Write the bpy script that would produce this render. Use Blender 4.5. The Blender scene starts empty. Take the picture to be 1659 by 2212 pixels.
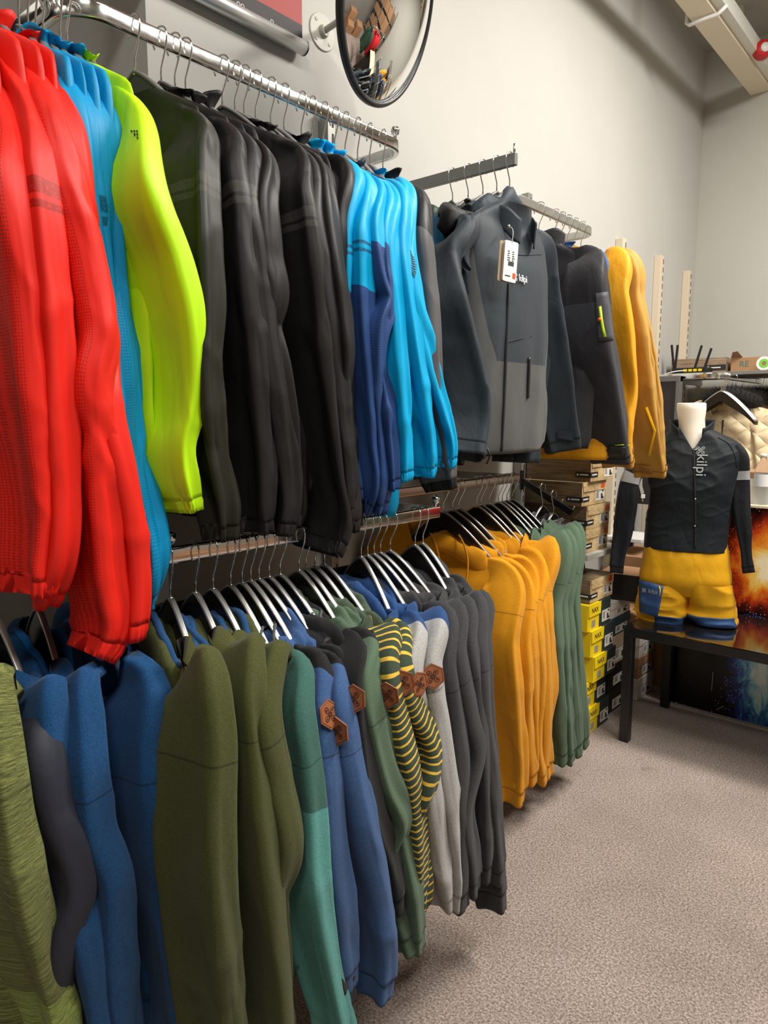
import bpy, bmesh, math, random
import numpy as np
from mathutils import Vector, Matrix
random.seed(7)
S = bpy.context.scene
COL = S.collection
PI = math.pi
V = lambda *a: np.array(a, float)
# ---------------------------------------------------------------- camera geometry (metres; wall at x=-1.75, y runs along it)
CAMH = 1.5; FPX = 1534.0; YAW = math.radians(41.0); PIT = math.radians(7.6)
FW = V(-math.sin(YAW)*math.cos(PIT), math.cos(YAW)*math.cos(PIT), -math.sin(PIT))
RT = V(math.cos(YAW), math.sin(YAW), 0); UP = np.cross(RT, FW)
CAM = V(0, 0, CAMH)
def ray(u, v): return FW*FPX + RT*(u-829.5) - UP*(v-1106.0)
def onx(u, v, x): r = ray(u, v); return CAM + r*(x/r[0])
def ony(u, v, y): r = ray(u, v); return CAM + r*(y/r[1])
def onz(u, v, z): r = ray(u, v); return CAM + r*((z-CAMH)/r[2])
def pix(p):
    d = np.asarray(p, float)-CAM; k = d@FW
    return 829.5+FPX*(d@RT)/k, 1106.0-FPX*(d@UP)/k
def y_at(u, x, z):
    a, b = -3.0, 8.0
    if u < -400: u = -400
    a = -0.25
    for _ in range(60):
        m = (a+b)/2
        if pix((x, m, z))[0] < u: a = m
        else: b = m
    return a
# ---------------------------------------------------------------- noise
def vnoise(p, seed=0):
    p = np.asarray(p, float)
    i = np.floor(p).astype(np.int64); f = p-i
    w = f*f*f*(f*(f*6-15)+10)
    def h(dx, dy, dz):
        n = (i[..., 0]+dx)*374761393 + (i[..., 1]+dy)*668265263 + (i[..., 2]+dz)*1274126177 + seed*97531
        n = n & 0xffffffff
        n = ((n ^ (n >> 13))*1274126177) & 0xffffffff
        n = ((n ^ (n >> 16))*2246822519) & 0xffffffff
        return (n ^ (n >> 15))/4294967295.0
    r = 0
    for dx in (0, 1):
        for dy in (0, 1):
            for dz in (0, 1):
                r = r + h(dx, dy, dz)*(w[..., 0] if dx else 1-w[..., 0])*(w[..., 1] if dy else 1-w[..., 1])*(w[..., 2] if dz else 1-w[..., 2])
    return r
def ridge(p, seed=0):
    n = vnoise(p, seed)
    return (1-np.abs(2*n-1)*1.0)
def sstep(a, b, x):
    t = np.clip((x-a)/(b-a), 0, 1); return t*t*(3-2*t)
# ---------------------------------------------------------------- object helpers
def link(o, parent=None):
    COL.objects.link(o)
    if parent is not None: o.parent = parent
    return o
def empty(name, loc=(0, 0, 0), rz=0.0):
    o = bpy.data.objects.new(name, None); o.location = tuple(float(c) for c in loc); o.rotation_euler = (0, 0, rz); o.empty_display_size = .02
    return link(o)
def tag(o, label, cat, group=None):
    o['label'] = label; o['category'] = cat
    if group: o['group'] = group
    return o
def struct(o): o['kind'] = 'structure'; return o
def meshobj(name, verts, faces, mat, parent=None, origin=None, smooth=True, uv=None):
    verts = np.asarray(verts, float)
    if origin is not None: verts = verts - np.asarray(origin, float)
    me = bpy.data.meshes.new(name)
    fa = np.asarray(faces) if not isinstance(faces, list) else None
    if fa is not None and fa.ndim == 2:
        n = len(fa); k = fa.shape[1]
        me.vertices.add(len(verts)); me.vertices.foreach_set('co', verts.ravel())
        me.loops.add(n*k); me.loops.foreach_set('vertex_index', fa.ravel().astype(np.int32))
        me.polygons.add(n); me.polygons.foreach_set('loop_start', np.arange(0, n*k, k, dtype=np.int32))
        me.polygons.foreach_set('loop_total', np.full(n, k, dtype=np.int32))
        me.update(calc_edges=True)
        if uv is not None:
            l = me.uv_layers.new(name='UVMap'); luv = np.asarray(uv, float)[fa.ravel()].reshape(n, k, 2); wr = (luv[:, :, 0].max(1)-luv[:, :, 0].min(1)) > .5; luv[wr, :, 0] = np.where(luv[wr, :, 0] < .5, luv[wr, :, 0]+1, luv[wr, :, 0]); l.data.foreach_set('uv', luv.ravel())
        me.validate()
    else:
        me.from_pydata([tuple(v) for v in verts], [], [tuple(int(i) for i in f) for f in faces]); me.update()
        if uv is not None:
            l = me.uv_layers.new(name='UVMap')
            for lo in me.loops: l.data[lo.index].uv = uv[lo.vertex_index]
    me.polygons.foreach_set('use_smooth', [smooth]*len(me.polygons))
    if mat is not None:
        for m in (mat if isinstance(mat, (list, tuple)) else [mat]): me.materials.append(m)
    o = bpy.data.objects.new(name, me)
    return link(o, parent)
def gridfaces(n, m, closed=True):
    i = np.arange(n-1)[:, None]; j = np.arange(m if closed else m-1)[None, :]
    a = i*m+j; b = i*m+(j+1) % m
    return np.stack([a, b, b+m, a+m], -1).reshape(-1, 4)
class MB:
    """collects boxes, tubes, prisms into one mesh"""
    def __init__(s): s.v = []; s.f = []; s.n = 0
    def add(s, v, f):
        s.v.extend([tuple(float(c) for c in p) for p in v]); s.f.extend([tuple(int(i)+s.n for i in q) for q in f]); s.n = len(s.v); return s
    def box(s, c, d, rot=None):
        x, y, z = d[0]/2, d[1]/2, d[2]/2
        p = np.array([(-x, -y, -z), (x, -y, -z), (x, y, -z), (-x, y, -z), (-x, -y, z), (x, -y, z), (x, y, z), (-x, y, z)])
        if rot is not None: p = p@np.array(rot).T
        return s.add(p+np.asarray(c, float), [(3, 2, 1, 0), (4, 5, 6, 7), (0, 1, 5, 4), (1, 2, 6, 5), (2, 3, 7, 6), (3, 0, 4, 7)])
    def box2(s, lo, hi):
        lo = np.asarray(lo, float); hi = np.asarray(hi, float); return s.box((lo+hi)/2, hi-lo)
    def tube(s, path, r, seg=10, closed=False, cap=True):
        P = np.asarray(path, float); n = len(P); r = np.full(n, r) if np.isscalar(r) else np.asarray(r, float)
        T = np.gradient(P, axis=0)
        if closed: T = np.roll(P, -1, 0)-np.roll(P, 1, 0)
        T /= np.linalg.norm(T, axis=1)[:, None]+1e-12
        a = np.array([0, 0, 1.]) if abs(T[0][2]) < .9 else np.array([1., 0, 0])
        N = np.cross(T[0], a); N /= np.linalg.norm(N); out = []
        for k in range(n):
            N = N-T[k]*(N@T[k]); N /= np.linalg.norm(N)+1e-12; B = np.cross(T[k], N)
            for q in range(seg):
                t = 2*PI*q/seg; out.append(P[k]+r[k]*(math.cos(t)*N+math.sin(t)*B))
        f = [tuple(x) for x in gridfaces(n, seg)]
        if closed: f += [((n-1)*seg+q, (n-1)*seg+(q+1) % seg, (q+1) % seg, q) for q in range(seg)]
        elif cap: f += [tuple(range(seg))[::-1], tuple((n-1)*seg+q for q in range(seg))]
        return s.add(out, f)
    def sweep(s, path, prof, up=(0, 0, 1), cap=True):
        """profile (w along side, h along up) swept along a path"""
        P = np.asarray(path, float); n = len(P); m = len(prof)
        T = np.gradient(P, axis=0); T /= np.linalg.norm(T, axis=1)[:, None]
        out = []
        for k in range(n):
            u = np.asarray(up, float); sd = np.cross(T[k], u); sd /= np.linalg.norm(sd); u = np.cross(sd, T[k])
            for (a, b) in prof: out.append(P[k]+a*sd+b*u)
        f = [tuple(x) for x in gridfaces(n, m)]
        if cap: f += [tuple(range(m))[::-1], tuple((n-1)*m+q for q in range(m))]
        return s.add(out, f)
    def prism(s, poly, o, ex, ey, ez, h):
        """polygon in (ex,ey) at o, thickness h along ez"""
        o = np.asarray(o, float); ex, ey, ez = map(lambda q: np.asarray(q, float), (ex, ey, ez)); n = len(poly)
        b = [o+p[0]*ex+p[1]*ey for p in poly]; t = [q+h*ez for q in b]
        return s.add(b+t, [tuple(range(n))[::-1], tuple(range(n, 2*n))]+[(i, (i+1) % n, n+(i+1) % n, n+i) for i in range(n)])
    def lathe(s, prof, o=(0, 0, 0), seg=24, axis=(0, 0, 1), cap=True):
        ax = np.asarray(axis, float); ax /= np.linalg.norm(ax)
        a = np.array([1., 0, 0]) if abs(ax[0]) < .9 else np.array([0, 1., 0])
        e1 = np.cross(ax, a); e1 /= np.linalg.norm(e1); e2 = np.cross(ax, e1); out = []
        for (r, h) in prof:
            for q in range(seg):
                t = 2*PI*q/seg; out.append(np.asarray(o, float)+h*ax+r*(math.cos(t)*e1+math.sin(t)*e2))
        n = len(prof); f = [tuple(x) for x in gridfaces(n, seg)]
        if cap: f += [tuple(range(seg))[::-1], tuple((n-1)*seg+q for q in range(seg))]
        return s.add(out, f)
    def build(s, name, mat, parent=None, origin=None, smooth=False, bevel=0, seg=2):
        o = meshobj(name, s.v, s.f, mat, parent, origin, smooth)
        bm = bmesh.new(); bm.from_mesh(o.data); bmesh.ops.recalc_face_normals(bm, faces=bm.faces); bm.to_mesh(o.data); bm.free()
        if bevel:
            m = o.modifiers.new('bevel', 'BEVEL'); m.width = bevel; m.segments = seg; m.limit_method = 'ANGLE'; m.angle_limit = math.radians(40)
        return o
def copy_tree(o, parent=None):
    c = o.copy(); COL.objects.link(c)
    if parent is not None: c.parent = parent
    for ch in list(o.children): copy_tree(ch, c)
    return c
def roundrect(w, h, r, k=4):
    pts = []
    for cx, cy, a0 in ((w/2-r, h/2-r, 0), (-w/2+r, h/2-r, 90), (-w/2+r, -h/2+r, 180), (w/2-r, -h/2+r, 270)):
        for i in range(k+1):
            a = math.radians(a0+90*i/k); pts.append((cx+r*math.cos(a), cy+r*math.sin(a)))
    return pts
def text_obj(name, txt, size, mat, o, ex, ey, parent=None, origin=None, depth=0.0006, shear=0, cx='CENTER', spacing=1.0):
    cu = bpy.data.curves.new('lettering', 'FONT'); cu.body = txt; cu.size = size; cu.align_x = cx; cu.align_y = 'CENTER'; cu.extrude = depth; cu.shear = shear; cu.space_character = spacing
    to = bpy.data.objects.new('lettering', cu); COL.objects.link(to)
    dg = bpy.context.evaluated_depsgraph_get(); dg.update()
    me = bpy.data.meshes.new_from_object(to.evaluated_get(dg))
    bpy.data.objects.remove(to); bpy.data.curves.remove(cu)
    ex = np.asarray(ex, float); ex = ex/np.linalg.norm(ex); ey = np.asarray(ey, float); ey = ey-ex*(ex@ey); ey /= np.linalg.norm(ey); ez = np.cross(ex, ey)
    o = np.asarray(o, float)-(np.asarray(origin, float) if origin is not None else 0)
    co = np.zeros(len(me.vertices)*3); me.vertices.foreach_get('co', co); co = co.reshape(-1, 3)
    co = o+co[:, :1]*ex+co[:, 1:2]*ey+co[:, 2:3]*ez
    me.vertices.foreach_set('co', co.ravel()); me.update(); me.materials.clear(); me.materials.append(mat); me.name = name
    return link(bpy.data.objects.new(name, me), parent)
# ---------------------------------------------------------------- materials
def srgb(r, g, b):
    f = lambda c: (c/255/12.92 if c/255 <= .04045 else ((c/255+.055)/1.055)**2.4)
    return (f(r), f(g), f(b), 1)
class NT:
    def __init__(s, name):
        s.m = bpy.data.materials.new(name); s.m.use_nodes = True; s.t = s.m.node_tree; s.b = s.t.nodes['Principled BSDF']
    def n(s, typ, **kw):
        x = s.t.nodes.new(typ)
        for k, v in kw.items():
            if k in x.inputs.keys(): x.inputs[k].default_value = v
            else: setattr(x, k, v)
        return x
    def l(s, a, b): s.t.links.new(a, b)
    def math(s, op, a, b=None, c=None, clamp=False):
        x = s.t.nodes.new('ShaderNodeMath'); x.operation = op; x.use_clamp = clamp
        for i, q in enumerate((a, b, c)):
            if q is None: continue
            if isinstance(q, (int, float)): x.inputs[i].default_value = q
            else: s.l(q, x.inputs[i])
        return x.outputs[0]
    def mix(s, fac, a, b, blend='MIX'):
        x = s.t.nodes.new('ShaderNodeMix'); x.data_type = 'RGBA'; x.blend_type = blend
        for i, q in ((0, fac), (6, a), (7, b)):
            if isinstance(q, (int, float)): x.inputs[i].default_value = q
            elif isinstance(q, tuple): x.inputs[i].default_value = q
            else: s.l(q, x.inputs[i])
        return x.outputs[2]
    def noise(s, scale, detail=3, rough=.5, vec=None, typ='FBM', out=0, dist=0):
        x = s.t.nodes.new('ShaderNodeTexNoise'); x.noise_type = typ if typ != 'RIDGED' else 'RIDGED_MULTIFRACTAL'
        x.inputs['Scale'].default_value = scale; x.inputs['Detail'].default_value = detail; x.inputs['Roughness'].default_value = rough; x.inputs['Distortion'].default_value = dist
        if vec is not None: s.l(vec, x.inputs['Vector'])
        return x.outputs[out]
    def coord(s, which='Object', scale=None):
        c = s.t.nodes.new('ShaderNodeTexCoord').outputs[which]
        if scale is None: return c
        m = s.t.nodes.new('ShaderNodeMapping'); m.inputs['Scale'].default_value = scale; s.l(c, m.inputs['Vector']); return m.outputs[0]
    def ramp(s, fac, stops, interp='LINEAR'):
        r = s.t.nodes.new('ShaderNodeValToRGB'); r.color_ramp.interpolation = interp
        el = r.color_ramp.elements
        while len(el) > 1: el.remove(el[-1])
        el[0].position, el[0].color = stops[0]
        for p, c in stops[1:]:
            e = el.new(p); e.color = c
        s.l(fac, r.inputs[0]); return r.outputs[0]
    def bump(s, h, strength=.3, dist=.01, normal=None):
        x = s.t.nodes.new('ShaderNodeBump'); x.inputs['Strength'].default_value = strength; x.inputs['Distance'].default_value = dist
        s.l(h, x.inputs['Height'])
        if normal is not None: s.l(normal, x.inputs['Normal'])
        return x.outputs[0]
    def set(s, **kw):
        for k, v in kw.items():
            i = s.b.inputs[k.replace('_', ' ')]
            if isinstance(v, (int, float, tuple)): i.default_value = v
            else: s.l(v, i)
        return s.m
def plain(name, col, rough=.5, metal=0.0, bumpscale=0, bumpstr=.1, spec=None, coat=0):
    t = NT(name); t.set(Base_Color=col, Roughness=rough, Metallic=metal)
    if spec is not None: t.set(Specular_IOR_Level=spec)
    if coat: t.set(Coat_Weight=coat, Coat_Roughness=.08)
    if bumpscale: t.set(Normal=t.bump(t.noise(bumpscale, 4, .6, t.coord()), bumpstr, .004))
    return t.m
FAB = {}
def fabric(key, col, kind='nylon', split=None, col2=None, bands=None, bandcol=None, stripes=None, heather=0.0, perf=None, splitmix=None, soft=None):
    """kind nylon / fleece / shell ; split: v (metres along the sleeve) where col changes to col2"""
    if key in FAB: return FAB[key]
    t = NT('fabric_'+key)
    uvn = t.n('ShaderNodeSeparateXYZ'); t.l(t.coord('UV'), uvn.inputs[0]); U, W = uvn.outputs[0], uvn.outputs[1]
    ob = t.coord('Object')
    c = t.n('ShaderNodeRGB').outputs[0]; c.default_value = col
    if stripes:
        per, frac, sc = stripes
        s = t.math('LESS_THAN', t.math('FRACT', t.math('DIVIDE', W, per)), frac)
        if split: s = t.math('MULTIPLY', s, t.math('GREATER_THAN', W, split))
        c = t.mix(s, c, sc)
    elif split:
        wv = t.math('ADD', W, t.math('MULTIPLY', t.math('SINE', t.math('MULTIPLY', U, 6.283)), .012))
        c = t.mix(t.math('GREATER_THAN', wv, split), c, col2)
    if bands:
        dots = t.n('ShaderNodeTexVoronoi', Scale=160.0); t.l(ob, dots.inputs['Vector'])
        for a, b in bands:
            s = t.math('MULTIPLY', t.math('GREATER_THAN', W, a), t.math('LESS_THAN', W, b))
            s2 = t.math('MULTIPLY', s, t.math('GREATER_THAN', dots.outputs['Distance'], .28))
            s2 = t.math('MULTIPLY', t.math('ADD', t.math('MULTIPLY', s2, .6), t.math('MULTIPLY', s, .4)), .75)
            c = t.mix(s2, c, bandcol)
    if heather:
        st = t.coord('UV', (9, 430, 1)) if heather > .6 else t.coord('Object')
        n = t.noise(1.0 if heather > .6 else 520, 3, .7, st)
        n = t.ramp(n, [(.36, (1-heather*.75,)*3+(1,)), (.64, (1+heather*.5,)*3+(1,))])
        c = t.mix(1.0, c, n, 'MULTIPLY')
    nor = None
    if perf:
        u0, u1, v0 = perf
        s = t.math('MULTIPLY', t.math('MULTIPLY', t.math('GREATER_THAN', U, u0), t.math('LESS_THAN', U, u1)), t.math('GREATER_THAN', W, v0))
        vo = t.n('ShaderNodeTexVoronoi', Scale=1.0); vo.inputs['Randomness'].default_value = .15; t.l(t.coord('UV', (70, 210, 1)), vo.inputs['Vector'])
        hole = t.math('MULTIPLY', s, t.math('LESS_THAN', vo.outputs['Distance'], .33))
        c = t.mix(t.math('MULTIPLY', hole, .38), c, (0.0, 0.0, 0.0, 1))
        nor = t.bump(t.math('SUBTRACT', 1.0, hole), .5, .002)
    if kind == 'nylon':
        r1 = t.noise(13, 2, .5, t.coord('Object', (1, 1, .07))); r2 = t.noise(9, 3, .5, t.coord('Object', (1, 1, .9)), dist=.3)
        rr = t.math('ABSOLUTE', t.math('SUBTRACT', r1, .5)); r3 = t.math('ABSOLUTE', t.math('SUBTRACT', r2, .5))
        h = t.math('ADD', t.math('MULTIPLY', rr, 1.0), t.math('MULTIPLY', t.noise(17, 2, .5, t.coord('Object', (1, 1, .28)), dist=.3), .22))
        nor = t.bump(h, .6, .016, nor)
        t.set(Roughness=.5, Specular_IOR_Level=.28)
    elif kind == 'shell':
        r1 = t.noise(11, 4, .5, t.coord('Object', (1, 1, .5)), dist=.4)
        nor = t.bump(t.math('ADD', t.math('MULTIPLY', t.math('ABSOLUTE', t.math('SUBTRACT', r1, .5)), 1.2), t.math('MULTIPLY', t.noise(700, 2, .6, ob), .03)), .5, .014, nor)
        t.set(Roughness=.62, Specular_IOR_Level=.28, Sheen_Weight=.04)
    else:
        r1 = t.noise(7, 3, .5, t.coord('Object', (1, 1, .5)), dist=.3); r2 = t.noise(420 if not soft else 130, 4, .75, ob)
        nor = t.bump(t.math('ADD', t.math('MULTIPLY', t.math('ABSOLUTE', t.math('SUBTRACT', r1, .5)), .7), t.math('MULTIPLY', r2, .06 if not soft else .22)), .4, .012, nor)
        t.set(Roughness=.88, Specular_IOR_Level=.15, Sheen_Weight=.07, Sheen_Roughness=.6)
        sm = t.math('MULTIPLY', t.math('GREATER_THAN', W, .262), t.math('LESS_THAN', W, .2655)); c = t.mix(t.math('MULTIPLY', sm, .45), c, (0, 0, 0, 1))
        cv = t.noise(300, 3, .7, ob); c = t.mix(1.0, c, t.ramp(cv, [(.3, (.82, .82, .82, 1)), (.7, (1.16, 1.16, 1.16, 1))]), 'MULTIPLY')
    t.set(Base_Color=c, Normal=nor)
    FAB[key] = t.m
    return t.m
M = {}
M['chrome'] = plain('chrome', (.78, .78, .76, 1), .09, 1.0)
M['chrome_worn'] = NT('chrome_worn')
_t = M['chrome_worn']; _n = _t.noise(30, 5, .6, _t.coord('Object', (1, .25, 1))); M['chrome_worn'] = _t.set(Base_Color=(.8, .8, .78, 1), Metallic=1.0, Roughness=_t.ramp(_n, [(.35, (.06,)*3+(1,)), (.7, (.24,)*3+(1,))]))
M['steel'] = plain('brushed_steel', (.55, .55, .52, 1), .32, 1.0, 60, .04)
M['arm_steel'] = plain('grey_painted_steel', (.25, .255, .24, 1), .4, .6, 80, .05)
M['wire'] = plain('hook_wire', (.75, .75, .74, 1), .16, 1.0)
M['grey_plastic'] = plain('grey_hanger_plastic', (.05, .05, .05, 1), .42, 0, 40, .05)
M['grey_rim'] = plain('grey_hanger_rim', (.16, .155, .15, 1), .35, 0)
M['black_plastic'] = plain('black_hanger_plastic', (.012, .012, .012, 1), .22, 0, 30, .03)
M['silver_edge'] = plain('silver_hanger_edge', (.62, .61, .58, 1), .25, .85)
M['black'] = plain('black_plastic', (.01, .01, .011, 1), .4)
M['white'] = plain('white_plastic', (.75, .74, .71, 1), .45)
# ================================================================ hangers
def hanger_proto(kind):
    root = empty('clothes_hanger')
    xs = np.linspace(-.186, .186, 45)
    zt = (lambda x: -.085-.172*(abs(x)/.21)**1.25) if kind == 'grey' else (lambda x: -.085-.20*(abs(x)/.21)**1.3)
    if kind == 'grey': hh = lambda x: .016+.030*(1-abs(x)/.21)**.8
    else: hh = lambda x: .018+.040*math.exp(-((abs(x)-.03)/.10)**2)
    poly = [(x, zt(x)) for x in xs]+[(x, zt(x)-hh(x)) for x in xs[::-1]]
    n = len(xs); v = []; f = []
    for y in (-.003, .003): v += [(p[0], y, p[1]) for p in poly]
    N = 2*n
    for i in range(n-1):
        a, b, c, d = i, i+1, N-2-i, N-1-i
        f += [(a, b, c, d)[::-1], (a+N, b+N, c+N, d+N)]
    f += [(i, (i+1) % N, N+(i+1) % N, N+i) for i in range(N)]
    MB().add(v, f).build('hanger_body', M['grey_plastic'] if kind == 'grey' else M['black_plastic'], root, smooth=False)
    prof = roundrect(.013 if kind == 'grey' else .012, .007, .003, 2)
    path = [(x, 0, zt(x)+.001) for x in xs]
    e = MB().sweep(path, prof).build('hanger_edge', M['grey_rim'] if kind == 'grey' else M['silver_edge'], root, smooth=True)
    e['label'] = 'grey rim' if kind == 'grey' else 'silver edge strip'
    w = [(0, 0, -.088), (0, 0, -.062), (.001, 0, -.056), (.012, 0, -.034), (.020, 0, -.016), (.0225, 0, -.003)]
    for k in range(0, 13):
        a = PI*k/12; w.append((.0225*math.cos(a), 0, .002+.0205*math.sin(a)))
    w += [(-.0225, 0, -.006), (-.018, 0, -.016)]
    mb = MB().tube(w, .0019, 8)
    mb.lathe([(.002, -.080), (.005, -.082), (.006, -.087), (.004, -.091)], seg=10)
    h = mb.build('hanger_hook', M['wire'], root, smooth=True); h['label'] = 'chrome wire hook'
    return root
HP = {'grey': hanger_proto('grey'), 'black': hanger_proto('black')}
HUSED = {'grey': False, 'black': False}
def hanger(kind, loc, yaw, label, group):
    r = HP[kind] if not HUSED[kind] else copy_tree(HP[kind]); HUSED[kind] = True
    r.location = tuple(float(c) for c in loc); r.rotation_euler = (0, 0, yaw); tag(r, label, 'hanger', group); return r
# ================================================================ cloth pieces
def crinterp(P, n):
    P = np.asarray(P, float); d = np.linalg.norm(np.diff(P[:, :3], axis=0), axis=1); t = np.concatenate([[0], np.cumsum(d)])
    m = np.gradient(P, t, axis=0); tt = np.linspace(0, t[-1], n); out = []
    for x in tt:
        i = min(max(np.searchsorted(t, x)-1, 0), len(t)-2); h = t[i+1]-t[i]; u = (x-t[i])/h
        out.append((2*u**3-3*u**2+1)*P[i]+(u**3-2*u**2+u)*h*m[i]+(-2*u**3+3*u**2)*P[i+1]+(u**3-u**2)*h*m[i+1])
    return np.array(out), tt
STY = {'nylon': dict(pk=.0105, fa=.012, ff=25, ca=.0042, cf=11, ec=.5, es=.5), 'fleece': dict(pk=.0095, fa=.009, ff=17, ca=.005, cf=7, ec=.52, es=.55), 'shell': dict(pk=.0085, fa=.009, ff=18, ca=.005, cf=9, ec=.5, es=.55)}
def sleeve_grid(C, a, b, dirs, style, seed, nt=32, gather=False, damp=1.0):
    """C centres (K,3), a,b radii, dirs flat directions -> points grid, arc length, frames"""
    st = STY[style]; K = len(C)
    T = np.gradient(C, axis=0); T /= np.linalg.norm(T, axis=1)[:, None]
    A = dirs-(np.sum(dirs*T, 1))[:, None]*T; A /= np.linalg.norm(A, axis=1)[:, None]; B = np.cross(T, A)
    s = np.concatenate([[0], np.cumsum(np.linalg.norm(np.diff(C, axis=0), axis=1))])
    th = np.linspace(0, 2*PI, nt, endpoint=False)
    c, sn = np.cos(th), np.sin(th); sy = np.sign(sn)*np.abs(sn)**st['es']; cq = np.sign(c)*np.abs(c)**st['ec']
    la = a[:, None]*cq[None]; lb = b[:, None]*sy[None]
    P = C[:, None]+la[..., None]*A[:, None]+lb[..., None]*B[:, None]
    Nn = (b[:, None]*c)[..., None]*A[:, None]+(a[:, None]*sn)[..., None]*B[:, None]; Nn /= np.linalg.norm(Nn, axis=2)[..., None]+1e-9
    ss = s[:, None]*np.ones(nt)[None]
    q = np.stack([(la+ss*.10*((seed % 5)-2)/2.)*st['ff'], (lb+ss*.06*((seed % 3)-1))*st['ff']*1.5, ss*1.5], -1)+seed*7.31
    q = q+(vnoise(np.stack([la*6, lb*6, ss*5], -1)+seed, seed)[..., None]-.5)*np.array([1.3, 1.3, 0])
    tri = np.abs(((q[..., 0]*.55+q[..., 1]*.55) % 1.0)*2-1)
    f1 = .55*(ridge(q, seed)**1.3-.5)+.55*(tri-.5)
    sg_ = 1 if seed % 2 else -1; P2 = np.stack([la*1.5+ss*.45*sg_, lb*1.6, ss*.9-la*.9*sg_], -1)*st['cf']+seed*3.7
    f2 = ridge(P2*np.array([1.2, 1.2, .45]), seed+3)**2.2-.3
    f3 = ridge(P2*.7*np.array([1, 1, .8])+9, seed+5)**4-.15
    env = sstep(.03, .2, s)[:, None]*(.55+.6*sstep(.1, s[-1], s)[:, None])
    d = (st['fa']*f1+st['ca']*(f2*.8+f3*.8))*env*damp
    rs = np.random.RandomState(seed % 9973)
    def crest(t0, wd, amp_, ph_):
        tc = t0+.30*(vnoise(np.stack([s*2.2+ph_, s*0+seed*.37, s*0], -1), seed+int(ph_*10))-.5)*2+.25*(s-s[-1]*.4)*(rs.rand()-.5)
        dl = np.abs((th[None]-tc[:, None]+PI) % (2*PI)-PI); return amp_*np.maximum(0, 1-dl/wd)
    pk_ = st['pk']*env*damp
    d = d+crest(.62+.25*rs.rand(), .55, 1.0, .1)*pk_+crest(1.45+.3*rs.rand(), .40, -.9, .5)*pk_+crest(2.1+.4*rs.rand(), .5, .8, .9)*pk_+crest(-.25+.2*rs.rand(), .4, -.55, 1.3)*pk_+crest(-1.2, .5, .7, 1.7)*pk_
    if gather:
        e = sstep(s[-1]-.06, s[-1], s)[:, None]; d = d+.0035*np.sin(th*17+seed)[None]*e*.8-.006*e
    P = P+Nn*d[..., None]
    return P, s, (A, B, T, C, th)
def grid_obj(name, P, s, mat, parent, origin, close_in=True, flip=True):
    K, nt = P.shape[:2]
    if close_in:
        c = P[-1].mean(0); dn = P[-1].mean(0)-P[-2].mean(0); dn /= np.linalg.norm(dn)+1e-9
        P = np.concatenate([P, (c+(P[-1]-c)*.9)[None], (c+(P[-1]-c)*.8-dn*.03)[None], (c+(P[-1]-c)*.05-dn*.035)[None]]); s = np.concatenate([s, [s[-1]]*3])
    uv = np.stack([np.broadcast_to((np.arange(nt)/nt)[None], P.shape[:2]), np.broadcast_to(s[:, None], P.shape[:2])], -1).reshape(-1, 2)
    f = gridfaces(len(P), nt)
    if flip: f = f[:, ::-1]
    return meshobj(name, P.reshape(-1, 3), f, mat, parent, origin, True, uv)
def torso_grid(hook, ex, ey, prof, thick, style, seed, n=46, nt=48, sway=0.0, amp=1.0):
    st = STY[style]; pr = np.array(prof, float); z = np.linspace(0, 1, n)
    d = np.concatenate([[0], np.cumsum(np.abs(np.diff(pr[:, 0]))+.35*np.abs(np.diff(pr[:, 1])))]); d /= d[-1]
    zz, hw, hb = [np.interp(z, d, pr[:, k]) for k in range(3)]
    hb = hb*thick
    th = np.linspace(0, 2*PI, nt, endpoint=False); c, sn = np.cos(th), np.sin(th)
    cx = np.sign(c)*np.abs(c)**.75; sy = np.sign(sn)*np.abs(sn)**.85
    lx = hw[:, None]*cx; ly = hb[:, None]*sy; lz = zz[:, None]*np.ones(nt)
    nx = (hb[:, None]*c); ny = (hw[:, None]*sn); L = np.sqrt(nx**2+ny**2)+1e-9; nx /= L; ny /= L
    q = np.stack([lx*st['ff']*.62+lz*.8*((seed % 3)-1), np.sign(ly)*3+ly*4, lz*1.6], -1)+seed*5.1
    q = q+(vnoise(np.stack([lx*5, ly*3, lz*4], -1)+seed, seed)[..., None]-.5)*np.array([1.4, 0, 0])
    f1 = ridge(q, seed)**1.5-.45; f2 = ridge(np.stack([lx+.4*lz, ly, lz-.4*lx], -1)*st['cf']*.8+seed, seed+1)**2-.3
    env = (.25+.9*sstep(-.2, prof[-1][0], zz))[:, None]
    dd = (st['fa']*1.5*f1*min(1.3, thick+.3)+st['ca']*f2)*env*amp
    lx = lx+nx*dd; ly = ly+ny*dd+(sway*sstep(-.15, -.9, zz))[:, None]
    P = np.asarray(hook, float)+lx[..., None]*ex+ly[..., None]*ey; P[..., 2] += lz
    return P, -zz+zz[0]
KNOT = []
def knot_curve():
    """four-loop knot emblem as one polyline set in unit square"""
    out = []
    for k in range(4):
        a0 = k*PI/2+PI/4; pts = []
        for i in range(25):
            t = -.5+1.0*i/24
            ang = t*2.1*PI*.98
            r = .30*(1-.25*abs(t))
            pts.append((.52+r*math.cos(ang*.92), r*.82*math.sin(ang*.92)))
        pts = [(-.25, -.16)]+[(.12, -.17)]+pts+[(.12, .17), (.02, .05)]
        sp = [(.52+.13*(1-j/9)*math.cos(j*.85), .13*(1-j/9)*math.sin(j*.85)) for j in range(9)]
        ca, sa = math.cos(a0), math.sin(a0)
        for seg in (pts, sp): out.append([(x*ca-y*sa, x*sa+y*ca) for x, y in seg])
    return out
KNOT = knot_curve()
def emblem(name, o, ex, ey, ez, size, mat, parent, origin, r=.0009):
    mb = MB()
    for seg in KNOT: mb.tube([np.asarray(o)+ex*x*size+ey*y*size for x, y in seg], r, 5)
    return mb.build(name, mat, parent, origin, smooth=True)
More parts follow.
